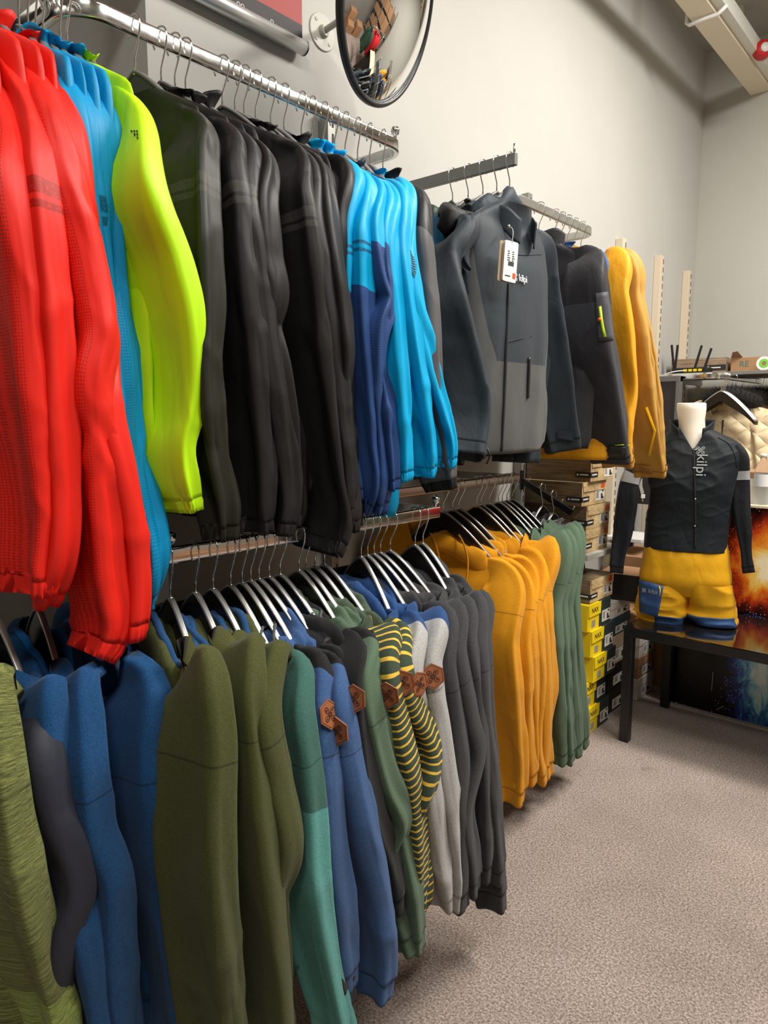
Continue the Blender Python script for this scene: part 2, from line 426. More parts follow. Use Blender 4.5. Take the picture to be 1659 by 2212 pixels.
def on_sleeve(info, vpx, deg, out=0.0):
    P, s, (A, B, T, C, th) = info
    k = int(np.argmin([abs(pix(c)[1]-vpx) for c in C])); j = int(round(deg/360*len(th))) % len(th)
    p = P[k, j]; t1 = P[min(k+4, len(P)-1), j]-P[max(k-4, 0), j]; t1 /= np.linalg.norm(t1)
    t2 = P[k, (j+2) % len(th)]-P[k, (j-2) % len(th)]; n = np.cross(t2, t1); n /= np.linalg.norm(n)
    if n@(p-C[k]) < 0: n = -n
    return p+n*out, t1, n
def patch(g, upx, vpx, r=.029):
    p, n = surf(g, upx, vpx, g['info'][0], .004); C = g['info'][2][3]; k = int(np.argmin([abs(pix(c)[1]-vpx) for c in C])); t = C[min(k+5, len(C)-1)]-C[max(k-5, 0)]; t = t-n*(t@n); t /= np.linalg.norm(t)
    ey = -t; ex = np.cross(ey, n); ex /= np.linalg.norm(ex); ey = np.cross(n, ex)
    h = [(r*math.sin(k*PI/3), r*math.cos(k*PI/3)) for k in range(6)]
    h2 = [(x*.88, y*.88) for x, y in h]
    mb = MB().prism(h, p-n*.002, ex, ey, n, .003)
    o = mb.build('patch', M['leather'], g['sl'], g['root_loc'], bevel=.0008); o['label'] = 'brown leather hexagon patch'
    st = MB(); H = [p+n*.0012+ex*x+ey*y for x, y in h2]; st.tube(H+[H[0]], .0006, 5)
    for seg in KNOT: st.tube([p+n*.0013+(ex*x+ey*y)*r*.72 for x, y in seg], .0008, 5)
    # stitching and knot belong to the patch surface
    w = st; base = len(o.data.vertices)
    k = w.build('patch', M['leather_dark'], None, g['root_loc'], smooth=True)
    bm = bmesh.new(); bm.from_mesh(o.data); bm2 = len(bm.faces); bm.from_mesh(k.data); bm.faces.ensure_lookup_table()
    for f in bm.faces[bm2:]: f.material_index = 1
    bm.to_mesh(o.data); bm.free(); o.data.materials.append(M['leather_dark']); me = k.data; bpy.data.objects.remove(k); bpy.data.meshes.remove(me)
def surf(g, u, v, grid=None, out=0.002):
    P = g['PT'] if grid is None else grid; K, n = P.shape[:2]; Q = P.reshape(-1, 3); d = Q-CAM; k = d@FW
    pu = 829.5+FPX*(d@RT)/k; pv = 1106-FPX*(d@UP)/k
    sc = (pu-u)**2+(pv-v)**2; cand = np.argsort(sc)[:10]; b = cand[np.argmin((sc[cand]*1.0)+400*(k[cand]-k[cand].min())/.05)]
    i, j = divmod(int(b), n); t1 = P[min(i+2, K-1), j]-P[max(i-2, 0), j]; t2 = P[i, (j+2) % n]-P[i, (j-2) % n]; nn = np.cross(t1, t2); nn /= np.linalg.norm(nn)
    if nn@(CAM-P[i, j]) < 0: nn = -nn
    r = ray(u, v); t = ((P[i, j]+nn*out-CAM)@nn)/(r@nn)
    return CAM+r*t, nn
M['leather'] = plain('brown_leather', srgb(150, 88, 52), .55, 0, 120, .15)
M['leather_dark'] = plain('stamped_leather', srgb(70, 32, 18), .6)
M['zip'] = plain('dark_zip', (.02, .02, .022, 1), .35)
GN = [0]; PREV = {}
def garment(name, label, cat, group, hook, edge, X, mats, style='nylon', neck='collar', hem=-.86, hang='grey', phi=None, a=(.06, .072, .068, .05),
            b=None, rail=None, gap=.02, thick=None, cuff='elastic', ex=None, hw=.20, far=True, hood_edge=None, dhem=0, amp=1.0, sway=0.0, hyaw=None, make_hanger=True, hlabel=None, nk=None, hoodmat=None, drop=0.0, body_amp=1.0, res=104):
    GN[0] += 1; seed = GN[0]*13+5
    hook = np.asarray(hook, float); body_m, sl_m, cf_m = mats
    E = []
    n = len(edge); ed = np.array(edge, float)
    ln = np.concatenate([[0], np.cumsum(np.hypot(*np.diff(ed, axis=0).T))]); ln /= ln[-1]
    for (u, v), t in zip(ed, ln):
        E.append(onx(u, v, X(t)))
    E = np.array(E)
    if b is None: b = {'nylon': (.026, .027, .026, .02), 'shell': (.03, .03, .03, .026), 'fleece': (.023, .031, .03, .026)}[style]
    if thick is None: thick = {'nylon': .62, 'shell': .75, 'fleece': .8}[style]
    if rail:
        if rail in PREV:
            pv, py = PREV[rail]
            for i in range(n):
                need = np.interp(ed[i, 1], pv, py)+gap
                if E[i][1] < need:
                    t = min(need/E[i][1], (abs(hook[0])-.06)/abs(E[i][0])); E[i] = CAM+(E[i]-CAM)*max(1., t)
        vs = np.linspace(ed[:, 1].min(), ed[:, 1].max(), 40); o_ = np.argsort(ed[:, 1]); PREV[rail] = (vs, np.interp(vs, ed[o_, 1], E[o_, 1]))
    if ex is None:
        d = E[0]-hook; d[2] = 0; d[0] = max(d[0], .17); ex = d/np.linalg.norm(d)
        ang = max(-.45, min(.45, math.atan2(ex[1], ex[0]))); ex = V(math.cos(ang), math.sin(ang), 0)
    else: ex = np.asarray(ex, float); ang = math.atan2(ex[1], ex[0])
    ey = np.cross(V(0, 0, 1), ex)
    root_loc = V(hook[0], hook[1], hook[2]+(nk or -.15))
    root = tag(empty(name, root_loc), label, cat, group)
    um = ed[:, 0].mean(); psi = math.radians(41)-math.atan((um-829.5)/1534)
    ph = (.22*psi) if phi is None else math.radians(phi)
    dv = V(math.cos(ph), math.sin(ph), 0)
    aa = np.interp(ln, [0, .25, .65, 1], a); bb = np.interp(ln, [0, .25, .65, 1], b)
    def shoulder(E0, exd, a0, b0):
        nzz = nk or -.138
        N_ = hook+exd*.088+V(0, 0, nzz-.004); N_[1] += 0; tt = E0-N_; tl = np.linalg.norm(tt); tt = tt/tl
        h_ = V(tt[0], tt[1], 0); hl = np.linalg.norm(h_); An = h_/hl*(-tt[2])+V(0, 0, hl)
        M_ = N_+tt*tl*.55+An*.004
        A2 = An*.6+exd*.8; A2 /= np.linalg.norm(A2)
        return [N_-An*.030, M_-An*a0*.72, E0-A2*a0*.95], [.030, a0*.72, a0*.95], [.010, b0*.45, b0*.72], [exd, exd, exd]
    C, Aa, Bb, D = shoulder(E[0], ex, a[0], b[0])
    for i in range(1, n):
        w = min(1, ln[i]/.25); dd = ex*(1-w)+dv*w; dd /= np.linalg.norm(dd)
        C.append(E[i]-dd*aa[i]*1.0); Aa.append(aa[i]); Bb.append(bb[i]); D.append(dd)
    data = np.concatenate([np.array(C), np.array(Aa)[:, None], np.array(Bb)[:, None], np.array(D)], 1)
    R, s = crinterp(data, res)
    CL = .012 if cuff == 'elastic' else (.06 if cuff == 'rib' else .035)
    kc = min(res-4, int(np.searchsorted(s, s[-1]-CL)))
    ker = np.exp(-np.linspace(-2, 2, 9)**2); ker /= ker.sum(); Rs_ = R.copy()
    for cc_ in range(5): Rs_[:, cc_] = np.convolve(np.pad(R[:, cc_], 4, mode='edge'), ker, 'valid')
    R[14:-4] = Rs_[14:-4]
    P, ss, fr = sleeve_grid(R[:, :3], R[:, 3], R[:, 4], R[:, 5:8], style, seed, 54, cuff == 'elastic', amp)
    g = dict(root=root, root_loc=root_loc, info=(P, ss, fr), hook=hook, ex=ex, ey=ey, seed=seed)
    sl = grid_obj('sleeve', P[:kc+1], ss[:kc+1], sl_m, root, root_loc); g['sl'] = sl
    Pc = P[kc:].copy(); cc = Pc.mean(1, keepdims=True)
    if cuff == 'rib':
        k = np.linspace(0, 1, len(Pc))[:, None, None]; Pc = cc+(Pc-cc)*(.93-.05*k)
        Pc = np.concatenate([cc[:1]+(P[kc:kc+1]-cc[:1])*.80, Pc])
    elif cuff == 'elastic': Pc = cc+(Pc-cc)*np.array([.98, 1.02]+[1.0]*(len(Pc)-2))[:len(Pc), None, None]
    else: Pc = cc+(Pc-cc)*1.03
    grid_obj('cuff', Pc, np.linspace(ss[kc], ss[-1], len(Pc)), cf_m, root, root_loc)
    # torso
    nz = nk or -.138
    prof = [(nz, .085, .034), (nz-.016, .115, .026), (nz-.036, .155, .021), (-.196+min(0, nz+.148), hw*.97, .018), (-.222+min(0, nz+.148), hw+.005, .026), (-.32, hw+.012, .042), (-.5, hw+.02, .05), (-.7, hw+.022, .05), (hem+.03, hw+.02, .046), (hem, hw+.008, .042)]
    PT, sT = torso_grid(hook, ex, ey, prof, thick, style, seed, sway=sway, amp=body_amp)
    nb = len(PT); g['PT'] = PT; g['sT'] = sT
    if cuff == 'rib':
        kk = nb-5; grid_obj('body', PT[:kk+1], sT[:kk+1], body_m, root, root_loc, flip=False)
        H = PT[kk:].copy(); hc = H.mean(1, keepdims=True); H = hc+(H-hc)*.97; grid_obj('hem_band', H, sT[kk:], cf_m, root, root_loc, flip=False)
    else: grid_obj('body', PT, sT, body_m, root, root_loc, flip=False)
    # sleeve on the wall side
    if isinstance(far, dict):
        fe = np.array(far['edge'], float); l2 = np.concatenate([[0], np.cumsum(np.hypot(*np.diff(fe, axis=0).T))]); l2 /= l2[-1]
        q = math.radians(far['phi']); d2 = V(math.cos(q), math.sin(q), 0); a2 = np.interp(l2, [0, .25, .65, 1], far.get('a', a)); b2 = np.interp(l2, [0, .25, .65, 1], far.get('b', b))
        E2 = np.array([onx(u, v, far['X'](t)) for (u, v), t in zip(fe, l2)])
        Cf, Aq, Bq, Dq = shoulder(E2[0], -ex, a2[0], b2[0])
        for i in range(1, len(fe)):
            w_ = min(1, l2[i]/.25); dd = -ex*(1-w_)+d2*w_; dd /= np.linalg.norm(dd); Cf.append(E2[i]-dd*a2[i]); Aq.append(a2[i]); Bq.append(b2[i]); Dq.append(dd)
        Rf, sf = crinterp(np.concatenate([np.array(Cf), np.array(Aq)[:, None], np.array(Bq)[:, None], np.array(Dq)], 1), 70)
        Pf, sf, fr2 = sleeve_grid(Rf[:, :3], Rf[:, 3], Rf[:, 4], Rf[:, 5:8], style, seed+1, 34)
        k2 = min(66, int(np.searchsorted(sf, sf[-1]-max(CL, .03)))); g['info2'] = (Pf, sf, fr2)
        g['sl2'] = grid_obj('sleeve', Pf[:k2+1], sf[:k2+1], sl_m, root, root_loc); grid_obj('cuff', Pf[k2:], sf[k2:], cf_m, root, root_loc)
    elif far:
        L = max(.5, min(.72, ss[-1]-.06)); loc = [(-.10, -.185), (-.175, -.215), (-.232, -.30), (-.245, -.45), (-.24, -.6), (-.225, -.2-L)]
        Cf = np.array([hook+ex*x+V(0, 0, z)+ey*(.01*math.sin(seed+z*9)) for x, z in loc])
        ar = np.interp(np.linspace(0, 1, 6), [0, .25, .65, 1], a); br = np.interp(np.linspace(0, 1, 6), [0, .25, .65, 1], b)
        Rf, sf = crinterp(np.concatenate([Cf, ar[:, None], br[:, None], np.repeat(-ex[None], 6, 0)], 1), 40)
        Pf, sf, _ = sleeve_grid(Rf[:, :3], Rf[:, 3], Rf[:, 4], Rf[:, 5:8], style, seed+1, 20)
        k2 = min(35, int(np.searchsorted(sf, sf[-1]-max(CL, .03))))
        grid_obj('sleeve', Pf[:k2+1], sf[:k2+1], sl_m, root, root_loc); grid_obj('cuff', Pf[k2:], sf[k2:], cf_m, root, root_loc)
    # neck
    rng = random.Random(seed)
    if neck == 'collar':
        n1 = 9; nt = 44; th = np.linspace(0, 2*PI, nt, endpoint=False); hgt = .030+.016*rng.random(); P = []
        for i in range(n1):
            t = i/(n1-1); r = 1+.10*t-.12*math.sin(PI*t)
            x = .086*r*np.cos(th); y = (.036*thick)*(r+.15*t)*np.sin(th); z = np.full(nt, nz-.008+t*hgt)
            w = vnoise(np.stack([x*38, y*38, z*30], -1)+seed, seed)-.5; w2 = ridge(np.stack([x*25, y*25, z*40], -1)+seed, seed)-.5
            z = z+w*.034*t-.012*t*np.abs(np.cos(th))**2; x = x+w2*.008*np.cos(th); y = y+w*.018
            P.append(hook+x[:, None]*ex+y[:, None]*ey+np.stack([0*z, 0*z, z], -1))
        P = np.array(P); Pin = P[::-1].copy(); cc = P.mean(1, keepdims=True)[::-1]; Pin = cc+(Pin-cc)*.95
        grid_obj('collar', np.concatenate([P, Pin]), np.linspace(0, .1, 2*n1), body_m if hoodmat is None else hoodmat, root, root_loc, close_in=False, flip=False)
    elif neck == 'hood':
        nh = 64; nt = 18; ph = np.linspace(0, 2*PI, nh, endpoint=False); cx, sx = np.cos(ph), np.sin(ph)
        rr = .030+.012*np.abs(cx)**2+.006*np.sin(ph*2+seed)
        wob = (vnoise(np.stack([cx*2.2, sx*2.2, 0*cx], -1)+seed, seed)-.5)
        zc = nz+.010-.058*np.abs(cx)**1.4+wob*.03
        ctr = hook+(cx*(.130+wob*.03))[:, None]*ex+(sx*(.046*max(.8, thick)))[:, None]*ey+np.stack([0*cx, 0*cx, zc], -1)
        th = np.linspace(0, 2*PI, nt, endpoint=False)
        rad = ctr-hook; rad[:, 2] = 0; rad /= np.linalg.norm(rad, axis=1)[:, None]
        P = ctr[:, None]+(rr[:, None]*np.cos(th)[None]*.85)[..., None]*rad[:, None]; P[..., 2] += rr[:, None]*np.sin(th)[None]*1.05
        q = (P-hook)*np.array([26, 26, 34.])+seed
        q2 = np.stack([(P-hook)@ex*13, (P-hook)@ey*11, P[..., 2]*20-np.abs((P-hook)@ex)*15], -1)+seed
        dsp = (ridge(q2, seed)**1.5-.4)*.011+(ridge(q*.9, seed+2)-.5)*.005
        nrm = P-ctr[:, None]; nrm /= np.linalg.norm(nrm, axis=2)[..., None]+1e-9
        P = P+nrm*dsp[..., None]
        f = gridfaces(nh+1, nt); P2 = np.concatenate([P, P[:1]])
        uv = np.zeros((len(P2)*nt, 2))
        h = meshobj('hood', P2.reshape(-1, 3), f, hoodmat or body_m, root, root_loc, True, uv); g['hood'] = h; g['hoodP'] = P
        if hood_edge is not None:
            path = P[:, 4:6].mean(1); path = path+(hook-path)*np.array([.05, .05, 0])
            MB().tube(path, .008, 8, closed=True).build('hood_edge', hood_edge, h, root_loc, smooth=True)['label'] = 'contrast hood lining edge'
    if make_hanger:
        hanger(hang, hook, ang if hyaw is None else hyaw, hlabel or ('%s hanger holding the %s' % ('grey' if hang == 'grey' else 'black silver-edged', label)), 'grey plastic hangers on the upper rails' if hang == 'grey' else 'black hangers on the lower rails')
    return g
# ================================================================ fabrics
RED = srgb(226, 36, 24); BLUE = srgb(0, 142, 196); CYAN = srgb(0, 165, 218); LIME = srgb(186, 238, 20); BLK = srgb(29, 28, 29); BLK2 = srgb(24, 24, 26)
NAVYB = srgb(44, 74, 128); MUS = srgb(212, 144, 20); MUSD = srgb(198, 138, 44); SAGE = srgb(82, 104, 83); OLV = srgb(72, 76, 38); TEAL = srgb(58, 100, 92); TEALL = srgb(84, 148, 142)
BLUH = srgb(22, 70, 116); NAVY = srgb(42, 44, 56); CHAR = srgb(60, 60, 63); DGRY = srgb(36, 48, 56); GRYP = srgb(82, 84, 84); LGRY = srgb(170, 170, 168); DEN = srgb(60, 90, 136)
STRG = srgb(58, 72, 56); STRY = srgb(226, 186, 70); ROY = srgb(38, 72, 122)
drk = lambda c, k: (c[0]*k, c[1]*k, c[2]*k, 1)
F = fabric
f_red = F('red_nylon', RED); f_red_s = F('red_stripe', RED, bands=[(.325, .345), (.352, .362)], bandcol=drk(RED, .35)); f_red_p = F('red_perforated', RED, perf=(.12, .42, .16)); f_red_b = F('red_band', RED, bands=[(.325, .345), (.352, .362)], bandcol=drk(RED, .35), perf=(.42, .6, .3))
f_blue = F('blue_nylon', BLUE); f_blue_p = F('blue_perforated', BLUE, perf=(.0, .45, .22)); f_blue_s = F('blue_stripe', BLUE, bands=[(.27, .295), (.302, .318)], bandcol=drk(BLUE, .2))
f_lime = F('lime_nylon', LIME); f_blk = F('black_nylon', BLK); f_blk_s = F('black_stripe', BLK, bands=[(.25, .268), (.274, .285)], bandcol=srgb(62, 60, 57)); f_blk_p = F('black_perforated', BLK, perf=(.05, .45, .35))
f_olk = F('olive_black_nylon', srgb(36, 38, 29), bands=[(.255, .273), (.279, .29)], bandcol=srgb(60, 58, 51))
f_cy = F('cyan_nylon', CYAN); f_cyn = F('cyan_navy', CYAN, split=.40, col2=NAVYB, bands=[(.305, .311), (.318, .324)], bandcol=drk(NAVYB, .6)); f_cym = F('cyan_mesh_navy', CYAN, split=.32, col2=NAVYB, perf=(0, .5, .32)); f_nv = F('navy_nylon', NAVYB); f_nvd = F('dark_navy_nylon', srgb(30, 42, 64), perf=(.05, .45, .2))
f_bg = F('black_grey_nylon', BLK2, split=.27, col2=srgb(88, 88, 90)); f_grn = F('dark_green_nylon', srgb(40, 60, 48)); f_pet = F('petrol_lime_shell', srgb(28, 84, 116), 'shell', split=.27, col2=srgb(206, 202, 30)); f_blks = F('black_shell', srgb(44, 42, 43), 'shell')
f_pets = F('petrol_shell', srgb(38, 50, 58), 'shell'); f_gryp = F('graphite_shell', srgb(92, 92, 92), 'shell'); f_dks = F('slate_shell', srgb(58, 59, 66), 'shell'); f_dkp = F('slate_panel', srgb(76, 77, 82), 'shell')
f_mu = F('mustard_shell', srgb(226, 158, 20), 'shell'); f_mud = F('ochre_shell', srgb(188, 142, 62), 'shell'); f_muy = F('yellow_trim', srgb(245, 196, 20), 'shell'); f_royt = F('royal_shell', srgb(52, 98, 160), 'shell')
f_hg = F('green_melange', srgb(108, 114, 64), 'fleece', heather=.8); f_hg2 = F('green_melange_plain', srgb(108, 114, 64), 'fleece', heather=.8, split=.62, col2=srgb(134, 150, 76))
f_navf = F('navy_softshell', NAVY, 'shell'); f_blh = F('blue_melange', BLUH, 'fleece', heather=.45); f_blin = F('bright_blue_lining', srgb(28, 120, 200), 'fleece'); f_olf = F('olive_fleece', OLV, 'fleece', heather=.3)
f_olin = F('navy_lining', srgb(30, 72, 116), 'fleece'); f_tl = F('teal_fleece', TEAL, 'fleece', soft=True); f_tl2 = F('teal_two_tone', TEAL, 'fleece', split=.36, col2=TEALL, soft=True); f_bkf = F('black_jersey', srgb(29, 30, 32), 'fleece')
f_bkd = F('black_blue_jersey', srgb(29, 30, 32), 'fleece', split=.13, col2=DEN, heather=.3); f_den = F('denim_blue_jersey', DEN, 'fleece', heather=.3); f_bkg = F('black_green_jersey', srgb(29, 30, 32), 'fleece', split=.12, col2=SAGE); f_sg = F('sage_jersey', SAGE, 'fleece'); f_sgh = F('pine_jersey', srgb(74, 88, 72), 'fleece')
f_str = F('striped_jersey', STRG, 'fleece', split=.02, stripes=(.0185, .27, STRY)); f_pine = F('dark_pine_jersey', STRG, 'fleece'); f_rg = F('royal_grey_jersey', ROY, 'fleece', split=.14, col2=LGRY, heather=.3); f_roy = F('royal_jersey', ROY, 'fleece', heather=.2); f_lg = F('light_grey_jersey', LGRY, 'fleece', heather=.3)
f_ch = F('charcoal_jersey', CHAR, 'fleece', heather=.45); f_ms = F('mustard_jersey', MUS, 'fleece'); f_stone = F('stone_grey_shell', srgb(140, 142, 150), 'shell'); f_dstone = F('dark_stone_shell', srgb(92, 92, 92), 'shell')
# ================================================================ rails: x of the rail, z of the rail
DU, ZU = 1.37, 2.265; DE, ZE = 1.32, 1.234; DC, ZC = 1.20, 1.234; DD, ZD = 1.45, 1.26
def xp(D, k=(.215, .29, .31, .28)): return lambda t: -D+float(np.interp(t, [0, .15, .5, 1], k))
def hk(u, D, z): return V(-D, y_at(u, -D, z), z)
G = {}
UPW = 'windbreakers on the upper rail'; LOW = 'hoodies on the lower rails'
nyl = dict(style='nylon', neck='collar', hang='grey', cuff='elastic')
def up(key, hu, edge, label, mats, grp=UPW, nm='windbreaker', D=DU, z=ZU, cat='jacket', **kw):
    o = dict(nyl); o.update(kw); yo = o.pop('hy', None)
    h = hk(hu, D, z) if yo is None else V(-D, yo, z)
    o.setdefault('rail', grp)
    G[key] = garment(nm, label, cat, grp, h, edge, o.pop('X', None) or xp(D), mats, **o)
R3 = lambda m, s=None: (m, s or m, m)
# --- first upper rail: red, blue, lime
up('r1', 0, [(15, 225), (50, 400), (85, 640), (112, 880), (125, 1000), (128, 1110), (108, 1290)], 'red windbreaker at the left edge with dotted sleeve panel', R3(f_red, f_red_p), hy=.43, hem=-.98)
up('r2', 0, [(62, 200), (108, 400), (135, 640), (150, 900), (158, 1040), (152, 1200), (118, 1290)], 'second red windbreaker from the left edge', R3(f_red, f_red_b), hy=.485, hem=-1.0)
up('r3', 20, [(100, 188), (150, 340), (200, 500), (232, 660), (243, 740), (228, 800), (240, 1000), (255, 1250), (264, 1380), (240, 1424)], 'red windbreaker with lowest dangling cuff', R3(f_red, f_red_p), hy=.54, a=(.06, .07, .066, .045), hem=-.99)
up('r4', 35, [(122, 195), (165, 310), (200, 500), (225, 700), (250, 880), (282, 990), (312, 1130), (320, 1225), (319, 1310), (314, 1385)], 'red windbreaker touching the blue ones', R3(f_red, f_red_s), hem=-.98, a=(.065, .085, .085, .055))
up('b1', 55, [(160, 205), (185, 380), (215, 560), (240, 740), (252, 900), (280, 1150), (302, 1290)], 'blue windbreaker tucked against the red ones', R3(f_blue, f_blue_p), hem=-.95)
up('b2', 72, [(192, 218), (206, 380), (230, 560), (246, 700), (262, 850), (290, 1100), (322, 1330)], 'second blue windbreaker from the red ones', R3(f_blue, f_blue_s), hem=-.95)
up('b3', 88, [(214, 232), (229, 400), (251, 560), (281, 760), (311, 1000), (341, 1120), (354, 1205), (338, 1290)], 'blue windbreaker with dotted sleeve bulging right', R3(f_blue, f_blue_p), hem=-.95)
up('b4', 125, [(239, 247), (244, 420), (268, 620), (293, 780), (313, 960), (325, 1080), (322, 1200)], 'blue windbreaker next to the lime yellow one', R3(f_blue, f_blue_s), hem=-.9)
up('lime', 140, [(297, 222), (345, 400), (405, 560), (431, 660), (431, 900), (415, 958), (433, 1108)], 'lime yellow windbreaker with small square dot print', R3(f_lime), hem=-.86, a=(.065, .088, .082, .058), body_amp=.8, amp=.55)
# --- second upper rail: black ones
B9 = [('first', 288, [(441, 258), (455, 345), (463, 480), (471, 640), (471, 850), (485, 1000), (500, 1090), (502, 1168)], f_olk, 'olive tinged black windbreaker beside the lime yellow one', dict(a=(.06, .06, .045, .03), hem=-.96)),
      ('second', 345, [(507, 280), (528, 380), (543, 460), (548, 520), (562, 640), (575, 780), (588, 1000), (590, 1152)], f_blk_s, 'second black windbreaker from the lime yellow one', dict(a=(.06, .07, .062, .05))),
      ('third', 375, [(541, 302), (557, 400), (564, 470), (580, 620), (602, 780), (625, 930), (640, 1090), (630, 1158)], f_blk_s, 'third black windbreaker from the lime yellow one', {}),
      ('fourth', 398, [(570, 318), (590, 450), (600, 560), (612, 638), (597, 680), (620, 800), (641, 1000), (642, 1140)], f_blk_p, 'black windbreaker with pointed dotted elbow, fourth from the lime one', {}),
      ('fifth', 478, [(652, 325), (676, 420), (694, 520), (712, 650), (733, 850), (750, 1020), (762, 1150), (742, 1195)], f_blk_s, 'fifth black windbreaker from the lime one, widest sleeve', dict(a=(.065, .08, .09, .075), hem=-1.0)),
      ('sixth', 505, [(672, 338), (703, 480), (720, 600), (738, 750), (756, 900), (768, 1060), (772, 1120)], f_blk, 'sixth black windbreaker from the lime one', {}),
      ('seventh', 525, [(692, 345), (718, 430), (735, 560), (753, 680), (760, 750), (748, 850), (765, 1020), (776, 1150)], f_blk_p, 'seventh black windbreaker from the lime one, elbow kinked', {}),
      ('eighth', 550, [(706, 360), (725, 480), (740, 600), (756, 720), (752, 820), (768, 1000), (775, 1090)], f_blk, 'eighth black windbreaker from the lime one', {}),
      ('ninth', 583, [(722, 378), (733, 500), (745, 600), (756, 720), (762, 850), (772, 1000), (776, 1100)], f_blk, 'ninth black windbreaker from the lime one', {}),
      ('tenth', 612, [(748, 350), (749, 480), (752, 600), (757, 720), (768, 900), (778, 1050), (780, 1140)], f_blk_p, 'black windbreaker touching the cyan ones', {})]
for k, hu, e, m, lb, kw in B9: up('k_'+k, hu, e, lb, R3(f_blk if m is not f_olk else f_olk, m), **dict(dict(hem=-.93, neck='none' if k in ('first', 'fifth', 'eighth', 'ninth') else 'collar'), **kw))
# --- cyan ones
C7 = [(650, [(768, 360), (766, 500), (764, 690), (768, 800), (782, 1000), (792, 1080)], f_cyn, 'cyan windbreaker with navy forearm nearest the black ones', dict(a=(.05, .045, .045, .035))),
      (672, [(789, 378), (798, 500), (802, 640), (813, 800), (819, 950), (824, 1055), (808, 1090)], f_cyn, 'cyan windbreaker with wide navy forearm and two dark stripes', dict(a=(.05, .06, .062, .045))),
      (698, [(815, 392), (826, 500), (838, 590), (855, 650), (838, 700), (829, 850), (839, 1040), (830, 1105)], f_cym, 'cyan windbreaker with dotted navy elbow, third of the cyan', dict(a=(.05, .055, .05, .04))),
      (722, [(834, 402), (846, 520), (851, 600), (854, 680), (838, 740), (850, 900), (860, 1060)], f_cym, 'fourth cyan windbreaker with dotted navy forearm', dict(a=(.05, .05, .045, .035))),
      (745, [(848, 405), (858, 520), (868, 650), (876, 780), (884, 920), (884, 1040)], f_cy, 'fifth cyan windbreaker, mostly hidden by its neighbours', {}),
      (772, [(858, 402), (882, 560), (903, 700), (925, 850), (940, 970), (942, 1030)], f_cy, 'sixth cyan windbreaker with low hanging hem', dict(hem=-1.02)),
      (798, [(870, 395), (891, 520), (911, 640), (936, 760), (966, 880), (985, 962), (985, 1010)], f_cy, 'cyan windbreaker with all cyan sleeve and hatched print', dict(a=(.06, .072, .068, .058), body_amp=.8))]
for i, (hu, e, m, lb, kw) in enumerate(C7): up('c%d' % i, hu, e, lb, (f_cy if i not in (3, 4) else f_nvd, m, f_nv if m is not f_cy else f_cy), **dict(dict(hem=-.93, neck='none' if i in (3, 5) else 'collar'), **kw))
up('bend', 827, [(903, 412), (926, 500), (939, 590), (948, 680), (952, 800), (974, 950), (987, 1062)], 'black windbreaker with grey elbow at the rail end', (f_blk, f_bg, f_blk), hem=-.93)
# --- straight arm: jackets facing the aisle
ARM_Y = 1.945
AX = V(0, -1, 0)
def arm(key, x, edge, label, mats, nm, nominal=(0, .05, .06, .04), cat='jacket', **kw):
    o = dict(style='shell', neck='collar', hang='grey', cuff='flat', ex=AX, phi=12, hem=-.84); o.update(kw)
    G[key] = garment(nm, label, cat, 'jackets on the straight arm', V(x, ARM_Y, ZU), edge, lambda t: x+float(np.interp(t, [0, .3, 1], nominal[1:])), mats, **o)
arm('a1', -1.40, [(925, 432), (936, 520), (943, 620), (955, 760), (965, 900)], 'dark green jacket innermost on the straight arm', R3(f_grn), 'hooded_jacket')
arm('a2', -1.34, [(947, 462), (957, 560), (972, 620), (986, 670), (986, 800), (978, 962)], 'petrol blue jacket with lime sleeve', (f_pets, f_pet, f_pets), 'hooded_jacket', a=(.05, .055, .05, .036))
arm('a3', -1.285, [(968, 432), (1000, 500), (1034, 610), (1032, 690), (1034, 760), (1020, 900), (1000, 1000)], 'plain black jacket between the lime sleeve and the grey logo one', R3(f_blks), 'hooded_jacket', a=(.06, .075, .075, .06))
arm('a4', -1.235, [(1000, 470), (1020, 560), (1030, 700), (1035, 850), (1020, 960)], 'dark hooded jacket behind the grey logo one', R3(f_pets), 'hooded_jacket', neck='hood', thick=.9)
# ================================================================ far upper rail: slate and mustard jackets
RG = 'jackets on the far upper rail'
def rg(key, hu, edge, label, mats, nm='softshell_jacket', **kw): up(key, hu, edge, label, mats, grp=RG, nm=nm, style='shell', cuff='flat', **kw)
rg('m0', 1198, [(1297, 545), (1307, 600), (1308, 680), (1308, 800), (1315, 900)], 'royal blue jacket peeking between slate and mustard', R3(f_royt), hem=-.72, X=xp(DU, (.2, .23, .22, .2)))
rg('m1', 1212, [(1330, 545), (1358, 640), (1372, 760), (1378, 840), (1366, 950), (1372, 1005)], 'bright mustard jacket behind the slate one', (f_mu, f_mu, f_mud), hem=-.93, a=(.06, .075, .07, .06))
rg('m2', 1226, [(1345, 552), (1385, 650), (1410, 790), (1420, 900), (1432, 985), (1437, 1026)], 'ochre jacket with open cuff, right of the bright mustard', R3(f_mud), hem=-.93, a=(.06, .08, .075, .062))
rg('m3', 1240, [(1352, 552), (1392, 655), (1410, 760), (1426, 880), (1432, 960), (1438, 1020)], 'ochre jacket second from the end of the rail', R3(f_mud), hem=-.93)
rg('m4', 1256, [(1358, 555), (1388, 640), (1412, 740), (1428, 860), (1434, 940), (1438, 1018)], 'ochre jacket last on the far upper rail', R3(f_mud), hem=-.93)
